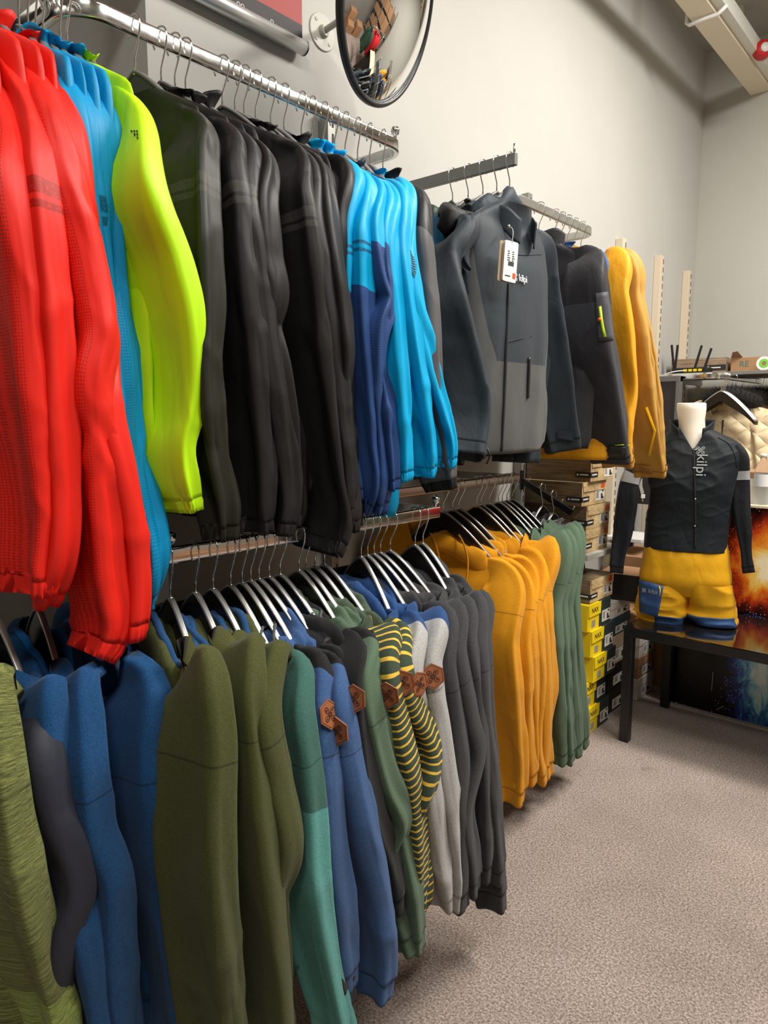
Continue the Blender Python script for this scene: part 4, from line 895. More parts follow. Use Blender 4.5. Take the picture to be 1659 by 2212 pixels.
# slotted uprights
M['upright'] = plain('cream_upright', srgb(214, 200, 176), .5); M['slot'] = plain('dark_slot', (.015, .015, .015, 1), .6); M['upr_metal'] = plain('grey_upright', srgb(150, 150, 146), .4, .5)
def upright(y, top, label, mat=None, w=.05):
    o = (WX+.02, y, 0); r = tag(empty('slotted_upright', o), label, 'shelf upright', 'slotted wall uprights')
    b = MB(); b.box2((WX+.001, y-w/2, 0), (WX+.045, y+w/2, top)); b.build('upright_post', mat or M['upright'], r, o, bevel=.002)
    s = MB()
    for k in range(int(top/.05)-1): s.box((WX+.0455, y+w/2-.012, top-.035-.05*k), (.002, .007, .03))
    s.build('slot_strip', M['slot'], r, o)
ytop = [onx(1350, 515, WX+.045), onx(1432, 552, WX+.045), onx(1492, 585, WX+.045)]
for p, lb_ in zip(ytop, ('cream slotted upright right behind the ochre jackets', 'cream slotted upright in the middle of three', 'cream slotted upright nearest the corner')): upright(p[1], p[2], lb_)
upright(onx(1131, 1000, WX+.045)[1], 2.5, 'grey slotted upright left of the wood print boxes', M['upr_metal'], .035)
upright(onx(716, 240, WX+.045)[1], onx(716, 238, WX+.045)[2], 'dark slotted upright behind the upper rail', M['upr_metal'], .035)
# ================================================================ mirror
mc = V(-1.35, 1.575, 2.612); mn = V(.90, .27, -.30); mn /= np.linalg.norm(mn)
root = tag(empty('security_mirror', mc), 'round convex security mirror with black rim on wall arm', 'mirror')
Rm, hgt = .243, .070; Rs = (Rm*Rm+hgt*hgt)/(2*hgt)
prof = []
for k in range(40):
    rr = Rm*math.cos(k/39*PI/2) if k < 39 else 0.0004
    prof.append((rr, math.sqrt(Rs*Rs-rr*rr)-(Rs-hgt)))
M['mirror'] = plain('mirror_glass', (.86, .86, .85, 1), .015, 1.0)
MB().lathe(prof, mc, 96, mn, cap=False).build('mirror_dome', M['mirror'], root, mc, smooth=True)
rim = [(Rm-.006, -.012), (Rm+.004, -.014), (Rm+.011, -.008), (Rm+.012, .002), (Rm+.008, .009), (Rm-.001, .010), (Rm-.004, .004)]
MB().lathe(rim+[rim[0]], mc, 96, mn, cap=False).build('mirror_rim', M['black'], root, mc, smooth=True)
MB().lathe([(Rm, -.006), (Rm*.6, -.03), (.03, -.045), (.001, -.046)], mc, 64, mn, cap=False).build('mirror_back', plain('mirror_back_grey', (.3, .3, .3, 1), .5), root, mc, smooth=True)
pw = onx(695, 70, WX); M['armpaint'] = plain('grey_arm_paint', srgb(168, 166, 156), .5)
back = mc-mn*.046
arm_, _ = crinterp(np.array([pw+V(.004, 0, 0), pw+V(.06, 0, .006), pw+V(.13, -.005, .012), (pw*.35+back*.65)+V(.0, 0, .03), back]), 30)
MB().tube(arm_, .0095, 12).build('mirror_arm', M['armpaint'], root, mc, smooth=True)
pl = MB().lathe([(.0005, 0), (.055, 0), (.055, .003), (.053, .005), (.02, .006), (.016, .02), (.0005, .021)], pw, 40, (1, 0, 0), cap=False)
for k in range(4):
    a = PI/4+k*PI/2; pl.lathe([(.006, .004), (.006, .007), (.0005, .008)], pw+V(0, .04*math.cos(a), .04*math.sin(a)), 8, (1, 0, 0))
pl.build('wall_plate', M['armpaint'], root, mc, smooth=False)
# ================================================================ roll-up banner on the wall
bp0, bp1 = onx(430, 0, WX+.03), onx(656, 104, WX+.03)
M['alu'] = plain('aluminium', (.62, .62, .61, 1), .35, .7)
bz = bp1[2]; y1 = bp1[1]; y0 = .90
root = tag(empty('wall_banner', (WX+.03, (y0+y1)/2, bz)), 'dark red hanging banner with silver bottom bar', 'banner'); bo = root.location
MB().tube([(WX+.03, y0, bz), (WX+.03, y1, bz)], .021, 20).build('bottom_bar', M['alu'], root, bo, smooth=True)
MB().lathe([(.0005, 0), (.0215, 0), (.0215, .004), (.0005, .005)], (WX+.03, y1, bz), 20, (0, 1, 0)).build('bar_end_cap', M['black'], root, bo)
t = NT('banner_print'); sx = t.n('ShaderNodeSeparateXYZ'); t.l(t.coord('Object'), sx.inputs[0])
M['banner'] = t.set(Base_Color=t.mix(t.math('LESS_THAN', sx.outputs[2], .062), srgb(150, 48, 42), srgb(26, 18, 20)), Roughness=.6)
MB().box2((WX+.028, y0, bz+.015), (WX+.031, y1-.006, bz+.9)).build('banner_sheet', M['banner'], root, bo)
pp_ = plain('pale_print', srgb(200, 190, 185), .6)
for tx_, u_, v_ in (('oo', 519, 9), ('o', 587, 45)): text_obj('banner_lettering', tx_, .026, pp_, (WX+.0318, onx(u_, v_, WX+.031)[1], onx(u_, v_, WX+.031)[2]-.001), (0, 1, 0), (0, 0, 1), root, bo)
# shelf above the first rail
root = tag(empty('wall_shelf', (WX-.41, .25, 2.44)), 'white edged shelf above the top left rail', 'shelf')
MB().box2((WX-.41, -.5, 2.40), (WX+.02, ya-.06, 2.43)).build('shelf_board', plain('shelf_grey', srgb(70, 68, 66), .7), root, root.location, bevel=.002)
MB().box2((WX+.02, -.5, 2.395), (WX+.032, ya-.06, 2.455)).build('shelf_front_edge', M['white'], root, root.location, bevel=.002)
# ================================================================ display table
X_, Y_, Z_ = V(1, 0, 0), V(0, 1, 0), V(0, 0, 1)
M['gloss'] = plain('black_glass', (.006, .006, .007, 1), .045, 0, spec=.6, coat=.6); M['frame'] = plain('black_frame', (.010, .010, .011, 1), .35)
TZ = .553; tx0, tx1, ty0, ty1 = -1.24, -.12, 3.10, 3.665
tb = tag(empty('display_table', (tx0, ty0, 0)), 'low black table with glossy top carrying the mannequin', 'table'); to = tb.location
MB().box2((tx0, ty0, TZ-.006), (tx1, ty1, TZ)).build('table_top', M['gloss'], tb, to, bevel=.001)
fr_ = MB(); fr_.box2((tx0, ty0, TZ-.045), (tx1, ty0+.04, TZ-.006)); fr_.box2((tx0, ty1-.04, TZ-.045), (tx1, ty1, TZ-.006)); fr_.box2((tx0, ty0+.04, TZ-.045), (tx0+.04, ty1-.04, TZ-.006)); fr_.box2((tx1-.04, ty0+.04, TZ-.045), (tx1, ty1-.04, TZ-.006))
fr_.build('table_frame', M['frame'], tb, to, bevel=.002)
for x in (tx0, tx1-.042):
    for y in (ty0, ty1-.042): MB().box2((x, y, 0), (x+.042, y+.042, TZ-.045)).build('leg', M['frame'], tb, to, bevel=.002)
# ================================================================ mannequin
mp0 = V(-1.04, 3.37, TZ); mnrm = V(.26, -.966, 0); mex = V(.966, .26, 0)
def onmp(u, v, off=0.0):
    r = ray(u, v); q = mp0+mnrm*off; t = ((q-CAM)@mnrm)/(r@mnrm); return CAM+r*t
mq = tag(empty('mannequin', mp0), 'white headless torso mannequin in dark jacket and mustard shorts', 'mannequin')
def loft(rows, style='shell', n=60, nt=56, amp=1.0, seed=3, e=.82, folds=None):
    """rows: (uL, uR, v, halfdepth)"""
    R = []
    for uL, uR, v, hd in rows:
        a, b = onmp(uL, v), onmp(uR, v); R.append(np.concatenate([(a+b)/2, [np.linalg.norm((b-a)[:2])/2, hd]]))
    R, s = crinterp(np.array(R), n); th = np.linspace(0, 2*PI, nt, endpoint=False); c, sn = np.cos(th), np.sin(th)
    cx = np.sign(c)*np.abs(c)**e; sy = np.sign(sn)*np.abs(sn)**e
    P = R[:, None, :3]+(R[:, 3:4]*cx)[..., None]*mex+(R[:, 4:5]*sy)[..., None]*mnrm
    Nn = (R[:, 4:5]*c)[..., None]*mex+(R[:, 3:4]*sn)[..., None]*mnrm; Nn /= np.linalg.norm(Nn, axis=2)[..., None]+1e-9
    if folds is None:
        q = np.stack([P@mex*5+P[..., 2]*7, P@mnrm*5, P[..., 2]*11-P@mex*5], -1)+seed
        d = (ridge(q, seed)**2.5-.25)*.011+(ridge(q*2.2, seed+1)**2-.3)*.004
    else: d = folds(P, s)
    return P+Nn*(d*amp)[..., None], s
f_mj = F('midnight_shell', srgb(20, 27, 33), 'shell'); f_mjb = F('midnight_sleeve', srgb(17, 21, 28), 'shell'); f_sh = F('mustard_shorts', srgb(226, 168, 22), 'shell'); f_shb = F('navy_shorts_panel', srgb(46, 76, 122), 'shell')
M['manwhite'] = plain('mannequin_white', srgb(236, 230, 216), .45)
nk = [(1462, 1526, 872), (1462, 1526, 885), (1465, 1523, 905), (1466, 1524, 925), (1464, 1527, 960), (1466, 1526, 1000)]
P = []
for uL, uR, v in nk:
    a, b = onmp(uL, v), onmp(uR, v); c_, r_ = (a+b)/2, np.linalg.norm((b-a)[:2])/2; th = np.linspace(0, 2*PI, 40, endpoint=False); P.append(c_+r_*np.cos(th)[:, None]*mex+min(r_, .062)*np.sin(th)[:, None]*mnrm)
P = np.array(P); t0 = P[0].mean(0); P = np.concatenate([(t0+(P[0]-t0)*.02)[None], (t0+(P[0]-t0)*.96)[None], P]); P[0, :, 2] = P[1, :, 2] = P[2, :, 2]+.003
meshobj('neck', P.reshape(-1, 3), gridfaces(len(P), 40), M['manwhite'], mq, mp0, True)
jr = [(1455, 1535, 925, .062), (1440, 1562, 938, .07), (1420, 1592, 952, .075), (1404, 1610, 978, .09), (1402, 1604, 1010, .105), (1403, 1592, 1050, .115), (1400, 1582, 1095, .105), (1396, 1573, 1140, .10), (1394, 1571, 1165, .105), (1393, 1572, 1184, .108)]
PJ, sj = loft(jr, seed=5, n=150, nt=140, amp=.6)
jk = grid_obj('jacket', PJ, sj, f_mj, mq, mp0, flip=False); 
pA, pR, pL = onmp(1500, 972)-mp0, onmp(1532, 918)-mp0, onmp(1466, 918)-mp0
nR = np.cross(pR-pA, mnrm); nR /= np.linalg.norm(nR); nL = np.cross(pL-pA, mnrm); nL /= np.linalg.norm(nL)
mid = (pR+pL)/2
if (mid-pA)@nR < 0: nR = -nR
if (mid-pA)@nL < 0: nL = -nL
bm = bmesh.new(); bm.from_mesh(jk.data)
for nn_ in (nR, nL):
    fs = [f_ for f_ in bm.faces if np.array(f_.calc_center_median())@mnrm > .02 and f_.calc_center_median().z > pA[2]-.03]
    ge = list({e for f_ in fs for e in f_.edges})+list({v for f_ in fs for v in f_.verts})+fs
    bmesh.ops.bisect_plane(bm, geom=ge, plane_co=Vector(pA), plane_no=Vector(nn_))
kill = [f_ for f_ in bm.faces if np.array(f_.calc_center_median())@mnrm > .02 and (np.array(f_.calc_center_median())-pA)@nR > 0 and (np.array(f_.calc_center_median())-pA)@nL > 0]
bmesh.ops.delete(bm, geom=kill, context='FACES'); bm.to_mesh(jk.data); bm.free()
jk['label'] = 'dark zipped sports jacket worn by the mannequin'
gj = dict(PT=PJ, root=mq, root_loc=mp0, seed=1)
def msleeve(rows, seed, band):
    C = np.array([np.concatenate([onmp((a+b)/2, v, o), [np.linalg.norm(onmp(a, v, o)-onmp(b, v, o))/2*.97, w]]) for a, b, v, o, w in rows]); R, s = crinterp(C, 70)
    P, ss, fr = sleeve_grid(R[:, :3], R[:, 3], R[:, 4], np.repeat(mex[None], 70, 0), 'shell', seed, 32, amp if False else False, .7)
    kc = 66; sl = grid_obj('sleeve', P[:kc+1], ss[:kc+1], f_mjb, jk, mp0); grid_obj('cuff', P[kc:], ss[kc:], f_mjb, jk, mp0)
    v0, v1 = band; ks = [k for k in range(70) if v0 <= pix(P[k].mean(0))[1] <= v1]; c = P[ks].mean(1, keepdims=True)
    B = c+(P[ks]-c)*1.025; o = meshobj('reflective_band', B.reshape(-1, 3), gridfaces(len(B), 32), M['reflect'], sl, mp0, True); o['label'] = 'grey reflective band'
M['reflect'] = plain('reflective_grey', srgb(150, 152, 156), .5, 0, 300, .2)
msleeve([(1575, 1600, 962, .0, .05), (1578, 1617, 985, .0, .055), (1584, 1619, 1030, .0, .05), (1582, 1619, 1090, .01, .045), (1592, 1621, 1150, .02, .04), (1603, 1620, 1200, .03, .032), (1608, 1627, 1236, .035, .028)], 11, (1016, 1038))
msleeve([(1402, 1430, 962, .0, .05), (1382, 1418, 985, .0, .055), (1345, 1385, 1030, .02, .05), (1330, 1376, 1090, .04, .048), (1325, 1366, 1150, .05, .042), (1320, 1352, 1200, .06, .036), (1318, 1346, 1236, .065, .03)], 12, (1022, 1046))
# collar wings, open
P = []
for t in np.linspace(0, 1, 7):
    row = []
    for a in np.radians(np.linspace(90+30, 450-30, 44)):
        dd = math.exp(-((math.degrees(a)-112)/38)**2)+math.exp(-((428-math.degrees(a))/38)**2)
        c_ = onmp(1494, 930); row.append(c_+mex*.085*(1+.10*t)*math.cos(a)+mnrm*.075*(1+.1*t)*math.sin(a)+Z_*(-.012+t*.062-.075*dd*(1-.45*t)))
    P.append(row)
o = meshobj('collar', np.array(P).reshape(-1, 3), gridfaces(7, 44, False), f_mj, jk, mp0, True, np.zeros((7*44, 2))); s_ = o.modifiers.new('t', 'SOLIDIFY'); s_.thickness = .004
# open neckline wedge shows the white neck
seam(gj, [(1499, 968), (1500, 1010), (1501, 1060), (1502, 1110), (1502, 1150), (1501, 1184)], M['zip'], .0042, 'zipper', par=jk)
for u, v in ((1503, 972), (1502, 1078), (1501, 1136)):
    q, n = surf(gj, u, v, out=.004); MB().lathe([(.0005, 0), (.004, .001), (.004, .005), (.0005, .006)], q, 8, n).build('snap', M['steel'], jk, mp0, smooth=True)
seam(gj, [(1552, 945), (1574, 958), (1588, 985), (1592, 1010)], M['seam'], .0016, 'seam', par=jk)
def vtext(g, u, v, txt, size, par, rot=True):
    q, n = surf(g, u, v, out=.004); ex = np.cross(Z_, n); ex /= np.linalg.norm(ex); ey = np.cross(n, ex)
    if rot: ex, ey = -ey, ex
    text_obj('logo_lettering', txt, size, M['logo_grey'], q+n*.004, ex, ey, par, mp0); return q, n, ex, ey
M['logo_grey'] = plain('grey_print', srgb(150, 156, 160), .5)
q, n, ex_, ey_ = vtext(gj, 1515, 1005, 'kilpi', .062, jk); emblem('logo_emblem', surf(gj, 1513, 973, out=.006)[0], ex_, ey_, n, .026, M['logo_grey'], jk, mp0, .0013)
# shorts
def legrows(side):
    if side < 0: return [(1384, 1486, 1255, .105), (1379, 1489, 1280, .10), (1377, 1486, 1305, .092), (1376, 1481, 1328, .085), (1382, 1474, 1341, .078)]
    return [(1480, 1579, 1255, .105), (1485, 1583, 1280, .10), (1487, 1586, 1305, .092), (1484, 1590, 1330, .085), (1496, 1588, 1345, .078)]
def shf(P, s):
    q = np.stack([P@mex*9, P@mnrm*9, P[..., 2]*9+P@mex*4], -1); low = sstep(TZ+.18, TZ+.02, P[..., 2])
    return (ridge(q, 9)**2-.3)*.013+(ridge(np.stack([P@mex*8, P@mnrm*8, P[..., 2]*30], -1), 4)**2-.3)*.02*low
PS, ss_ = loft([(1395, 1570, 1168, .10), (1392, 1573, 1185, .108), (1386, 1577, 1220, .112), (1382, 1580, 1255, .108), (1392, 1570, 1282, .07)], folds=lambda P, s: (ridge(np.stack([P@mex*16, P@mnrm*12, P[..., 2]*3], -1), 6)**1.5-.4)*.009, seed=8, n=36)
sh = grid_obj('shorts', PS, ss_, f_sh, mq, mp0, flip=False); sh['label'] = 'mustard shorts worn by the mannequin'
legs = {}
for sd, nm_ in ((-1, 'left'), (1, 'right')):
    PL, sl_ = loft(legrows(sd), folds=shf, n=40, nt=44, seed=sd+10)
    legs[sd] = PL; lo_ = grid_obj('shorts_leg', PL, sl_, f_sh, sh, mp0, flip=False)
    # blue turned hem
    k = 33; c = PL[k:].mean(1, keepdims=True); H = c+(PL[k:]-c)*1.03
    if sd > 0: cols = [j for j in range(44) if 3 <= j <= 18]
    else: cols = [j for j in range(44) if 2 <= j <= 12]
    Hh = (PL[30:].mean(1, keepdims=True)+(PL[30:]-PL[30:].mean(1, keepdims=True))*1.035)[:, cols]
    ho = meshobj('hem_panel', Hh.reshape(-1, 3), gridfaces(len(Hh), len(cols), False), f_shb, lo_, mp0, True, np.zeros((len(Hh)*len(cols), 2))); s_ = ho.modifiers.new('t', 'SOLIDIFY'); s_.thickness = .004; ho['label'] = 'navy blue hem panel'
gl_ = dict(PT=legs[-1], root=mq, root_loc=mp0, seed=2); gs_ = dict(PT=PS, root=mq, root_loc=mp0, seed=2)
PP = []
for i in range(9):
    for j in range(9):
        s1, t1 = j/8, i/8; u = (1381+s1*(1434-1381))*(1-t1)+(1382+s1*(1420-1382))*t1; v = (1252+s1*14)*(1-t1)+(1322+s1*12)*t1; PP.append(surf(gl_ if v > 1258 else gs_, u, v, out=.006)[0])
po = meshobj('pocket', np.array(PP), gridfaces(9, 9, False), f_shb, sh, mp0, True, np.zeros((81, 2))); s_ = po.modifiers.new('t', 'SOLIDIFY'); s_.thickness = .004; po['label'] = 'navy blue leg pocket'
qq, nn_ = surf(gl_, 1408, 1278, out=.011); ex_ = np.cross(Z_, nn_); ex_ /= np.linalg.norm(ex_); ey_ = np.cross(nn_, ex_)
text_obj('logo_lettering', 'kilpi', .026, M['logo_grey'], qq+nn_*.002+ex_*.006, ex_, ey_, po, mp0); emblem('logo_emblem', qq+nn_*.003-ex_*.036, ex_, ey_, nn_, .014, M['logo_grey'], po, mp0, .0008)
MB().tube([surf(gl_, u, v, out=.010)[0] for u, v in ((1424, 1266), (1426, 1275), (1425, 1288))], .0028, 6).build('pocket_zip', f_muy, po, mp0, smooth=True)
# ================================================================ printed counter behind the table
t = NT('fire_and_frost_print'); gp = t.coord('Object'); sp = t.n('ShaderNodeSeparateXYZ'); t.l(gp, sp.inputs[0]); PX, PZ = sp.outputs[0], sp.outputs[2]
n1 = t.noise(5.0, 6, .62, t.coord('Object', (1, 1, .8)), dist=1.6); n2 = t.noise(9, 5, .6, t.coord('Object', (1.6, 1, .7)), dist=2.5)
dist = lambda cx, cz, sx, sz: t.math('SQRT', t.math('ADD', t.math('POWER', t.math('DIVIDE', t.math('SUBTRACT', PX, cx), sx), 2.0), t.math('POWER', t.math('DIVIDE', t.math('SUBTRACT', PZ, cz), sz), 2.0)))
hot = t.math('SUBTRACT', t.math('ADD', t.math('SUBTRACT', 1.15, dist(.43, .80, .20, .26)), t.math('MULTIPLY', n1, 1.1)), .62, clamp=False)
cold = t.math('SUBTRACT', t.math('ADD', t.math('SUBTRACT', 1.15, dist(.44, .26, .15, .42)), t.math('MULTIPLY', n2, 1.0)), .62)
fire = t.ramp(hot, [(.0, (.004, .002, .002, 1)), (.18, (.10, .008, .004, 1)), (.38, (.55, .05, .01, 1)), (.58, (.85, .26, .02, 1)), (.78, (.95, .62, .12, 1)), (.95, (1, .9, .6, 1))])
ice = t.ramp(cold, [(.0, (.004, .003, .004, 1)), (.12, (.012, .012, .09, 1)), (.34, (.02, .05, .30, 1)), (.52, (.05, .22, .55, 1)), (.70, (.25, .62, .78, 1)), (.92, (.75, .88, .85, 1))])
c = t.mix(t.math('GREATER_THAN', t.math('ADD', PZ, t.math('MULTIPLY', n1, .12)), .60), ice, fire)
sk = t.n('ShaderNodeTexVoronoi', Scale=75.0); t.l(gp, sk.inputs['Vector']); near = t.math('GREATER_THAN', t.math('ADD', t.math('MAXIMUM', hot, cold), t.noise(6, 2, .5, gp)), .42)
star = t.math('MULTIPLY', t.math('LESS_THAN', sk.outputs['Distance'], .16), near); c = t.mix(t.math('MULTIPLY', star, .8), c, t.mix(t.math('GREATER_THAN', PZ, .62), (.65, .75, .95, 1), (.95, .35, .1, 1)))
M['poster'] = t.set(Base_Color=c, Roughness=.28, Specular_IOR_Level=.4)
cx0, cx1 = -1.235, .35; co_ = V(cx0, 3.70, 0)
ct = tag(empty('printed_counter', co_), 'counter wrapped in black print with orange fire above blue frost', 'counter')
xs = np.linspace(cx0, cx1, 30); yf = 3.70+.05*np.sin((xs-cx0)/(cx1-cx0)*PI)*-1+.06*(xs-cx0)
CH = ony(1600, 1093, 3.72)[2]
v = []; nX = len(xs)
for z in (.012, CH): v += [(x, y, z) for x, y in zip(xs, yf)]
for z in (.012, CH): v += [(x, y+.004, z) for x, y in zip(xs, yf)]
f = [(i, i+1, nX+i+1, nX+i) for i in range(nX-1)]+[(2*nX+i+1, 2*nX+i, 3*nX+i, 3*nX+i+1) for i in range(nX-1)]+[(nX+i, nX+i+1, 3*nX+i+1, 3*nX+i) for i in range(nX-1)]+[(i+1, i, 2*nX+i, 2*nX+i+1) for i in range(nX-1)]+[(0, nX, 3*nX, 2*nX), (nX-1, 3*nX-1, 4*nX-1, 2*nX-1)]
pm = meshobj('printed_front', v, f, M['poster'], ct, co_, False)
b = MB(); b.box2((cx0+.005, 3.86, 0), (cx1, 4.22, CH-.02)); b.build('counter_body', M['frame'], ct, co_)
b = MB(); b.box2((cx0-.0, 3.80, CH-.02), (cx1, 4.24, CH)); b.build('counter_top', plain('cream_top', srgb(226, 206, 176), .5), ct, co_, bevel=.003)
b = MB(); b.box2((cx0, 3.712, .01), (cx0+.01, 3.86, CH-.02)); b.build('side_panel', M['frame'], ct, co_)
mk = MB()
for (u, v_, du, dv) in ((1459, 1522, 2, 12), (1478, 1525, 1, 10), (1497, 1528, 0, 11), (1537, 1534, 0, 18), (1547, 1533, 16, -8), (1540, 1452, -3, 40)):
    a, b_ = ony(u, v_, 3.69), ony(u+du, v_+dv, 3.69)
    yy = lambda x: float(np.interp(x, xs, yf))-.001
    mk.tube([(a[0], yy(a[0]), max(a[2], .015)), (b_[0], yy(b_[0]), max(b_[2], .015))], .0012, 5)
mk.build('scuff_marks', plain('pale_scuffs', srgb(190, 188, 186), .7), ct, co_)
# things on the counter
def prop_box(name, label, lo, hi, mat, cat='box', lid=None, group=None, bevel=.002):
    lo, hi = np.asarray(lo, float), np.asarray(hi, float); c = (lo+hi)/2; o = (c[0], c[1], lo[2]); r = tag(empty(name, o), label, cat, group)
    MB().box2(lo, hi if lid is None else (hi[0], hi[1], hi[2]-lid[0])).build('box_body', mat, r, o, bevel=bevel)
    if lid: MB().box2((lo[0]-.003, lo[1]-.003, hi[2]-lid[0]), (hi[0]+.003, hi[1]+.003, hi[2])).build('lid', lid[1], r, o, bevel=bevel)
    return r
M['kraftbox'] = plain('brown_cardboard', srgb(168, 128, 92), .8, 0, 90, .08); M['whitebox'] = plain('white_card_box', srgb(235, 232, 226), .55); M['blackbox'] = plain('black_card_box', (.014, .013, .013, 1), .5)
wl = ony(1592, 1090, 3.95)
prop_box('cardboard_box', 'white carton on the counter behind the mannequin arm', (wl[0], 3.90, CH), (wl[0]+.26, 4.12, CH+.155), M['whitebox'], lid=(.03, M['kraftbox']))
bt = V(ony(1648, 1010, 3.86)[0], 3.86, CH); bo_ = tag(empty('water_bottle', bt), 'clear plastic bottle standing on the counter edge', 'bottle')
tg = NT('clear_plastic'); tg.set(Base_Color=(.95, .97, .97, 1), Roughness=.06, Transmission_Weight=.95, IOR=1.25); M['clear'] = tg.m
MB().lathe([(.0005, 0), (.034, 0), (.036, .01), (.036, .07), (.034, .08), (.036, .09), (.036, .16), (.030, .19), (.014, .215), (.013, .235), (.0005, .236)], bt, 28).build('bottle_body', M['clear'], bo_, bt, smooth=True)
MB().lathe([(.0005, .232), (.015, .232), (.015, .25), (.0005, .251)], bt, 20).build('bottle_cap', M['white'], bo_, bt, smooth=True)
MB().lathe([(.0366, .09), (.0366, .15)], bt, 28, cap=False).build('bottle_label', plain('bottle_label', srgb(215, 218, 220), .5), bo_, bt, smooth=True)
# ================================================================ coat rail with empty hangers and cream coats
CY = 4.36; cr = ony(1556, 812, CY); CXR, CZR = cr[0], cr[2]
MBp = roundrect(.014, .034, .005, 3)
r = tag(empty('clothes_rail', (WX, CY, CZR)), 'chrome rail in the corner carrying empty hangers and cream coats', 'clothes rail', 'chrome clothes rails')
pth = [(WX+.004, CY-.08, CZR), (CXR-.14, CY-.08, CZR)]+arc((CXR-.07, CY-.01, CZR), .07, -90, 0)+[(CXR, CY+.05, CZR), (CXR, BY-.12, CZR)]
MB().sweep(pth, RP if 'RP' in globals() else MBp).build('rail_tube', M['chrome_worn'], r, r.location, smooth=True)
ORD = ['nearest', 'second', 'third', 'fourth', 'rearmost']
for k in range(5): hanger('black', (CXR, CY+.03+.022*k, CZR), .06-.03*k, 'empty black hanger before the cream coats, %s of five' % ORD[k], 'empty black hangers in the corner')
M['fur'] = plain('black_fur', (.008, .007, .007, 1), .9)
f_cr = F('cream_quilt', srgb(222, 202, 164), 'shell'); 
tq = NT('cream_quilted'); W_ = tq.n('ShaderNodeTexWave', Scale=5.5, Distortion=0.0); W_.bands_direction = 'DIAGONAL'; tq.l(tq.coord('Object', (1, 1, 1)), W_.inputs['Vector'])
W2 = tq.n('ShaderNodeTexWave', Scale=5.5); W2.bands_direction = 'DIAGONAL'; tq.l(tq.coord('Object', (-1, 1, 1)), W2.inputs['Vector'])
hq = tq.math('MULTIPLY', tq.math('POWER', W_.outputs['Fac'], .35), tq.math('POWER', W2.outputs['Fac'], .35)); M['quilt'] = tq.set(Base_Color=srgb(222, 202, 164), Roughness=.5, Normal=tq.bump(hq, .6, .02))
def coat(y, label, xo, dz=0.0, open_=False):
    h = V(CXR+xo, y, CZR+dz)
    sh_ = [(.215, -.215), (.285, -.31), (.325, -.48), (.335, -.66), (.325, -.86)]
    E_ = [h+V(a, -.02, b) for a, b in sh_]; ed = [pix(q) for q in E_]; ln = np.linspace(0, 1, 5)
    px = np.array(ed); l_ = np.concatenate([[0], np.cumsum(np.hypot(*np.diff(px, axis=0).T))]); l_ /= l_[-1]
    g = garment('winter_coat', label, 'coat', 'cream winter coats in the corner', h, ed, lambda t: float(np.interp(t, l_, [q[0] for q in E_])), (M['quilt'], M['quilt'], M['quilt']), style='shell', ex=V(1, 0, 0), thick=2.0, hem=-1.0, hw=.235, neck='none', cuff='flat', a=(.07, .085, .085, .07), b=(.05, .07, .07, .05), phi=8, hang='black', hlabel='black hanger holding the '+label)
    # fur collar: tufted roll with hairs
    c0 = h+V(0, .0, -.125); n_, m_ = 40, 16; P = []
    for i in range(n_):
        a = 2*PI*i/n_; cc = c0+V(.125*math.cos(a), .085*math.sin(a), .03-.05*abs(math.cos(a))**1.5); rr = .045
        for j in range(m_):
            b_ = 2*PI*j/m_; P.append(cc+rr*(math.cos(b_)*V(math.cos(a), math.sin(a), 0)+math.sin(b_)*Z_))
    P = np.array(P).reshape(n_, m_, 3); P2 = np.concatenate([P, P[:1]])
    fc = meshobj('fur_collar', P2.reshape(-1, 3), gridfaces(n_+1, m_), M['fur'], g['root'], g['root_loc'], True); fc['label'] = 'black fur collar'
    rn = np.random.RandomState(int(y*100)); hv = []; hf = []
    for k in range(3200):
        i, j = rn.randint(n_), rn.randint(m_); p = P[i, j]; ctr = P[i].mean(0); d = p-ctr; d /= np.linalg.norm(d); d = d+rn.normal(0, .35, 3); L = .016+.026*rn.rand(); sdv = np.cross(d, rn.normal(0, 1, 3)); sdv *= .0011/np.linalg.norm(sdv)
        b0 = len(hv); tip = p+d*L+V(0, 0, -.008*rn.rand()); hv += [p-sdv-d*.01, p+sdv-d*.01, tip]; hf.append((b0, b0+1, b0+2))
    meshobj('fur_hair', np.array(hv), np.array(hf), M['fur'], fc, g['root_loc'], False)
    seam(g, [pix(h+V(-.01, -.12, z)) for z in (-.25, -.4, -.6, -.8)], plain('brown_zip', srgb(70, 48, 30), .5), .006, 'zipper')
    return g
coat(CY+.26, 'cream quilted coat with black fur, left of two', -.0)
coat(CY+.62, 'cream quilted coat with black fur, right of two', .06)
# ================================================================ corner shelf, router, boxes on it
SZ = ony(1500, 808, 4.95)[2]-.004
sh_ = tag(empty('corner_shelf', (WX, 4.95, SZ)), 'grey shelf in the corner carrying router and boxes', 'shelf')
MB().box2((WX+.05, 4.72, SZ-.022), (-.55, 5.3, SZ)).build('shelf_board', plain('shelf_board', srgb(120, 118, 112), .6), sh_, sh_.location, bevel=.002)
for x in (WX+.08, -.75): MB().box2((x, 4.80, SZ-.06), (x+.02, 5.34, SZ-.022)).build('shelf_bracket', M['upr_metal'] if 'upr_metal' in M else M['steel'], sh_, sh_.location)
def woodmat(name, base, dark, sc=(2, 2, 26)):
    t = NT(name); n = t.noise(3.2, 6, .62, t.coord('Object', sc), dist=.5); n2 = t.noise(1.2, 3, .5, t.coord('Object', (1, 1, 9)))
    c = t.ramp(n, [(.30, dark), (.48, base), (.62, tuple(min(1, q*1.35) for q in base[:3])+(1,)), (.74, dark)]); return t.set(Base_Color=t.mix(1.0, c, t.ramp(n2, [(.3, (.7,)*3+(1,)), (.6, (1.1,)*3+(1,))]), 'MULTIPLY'), Roughness=.65)
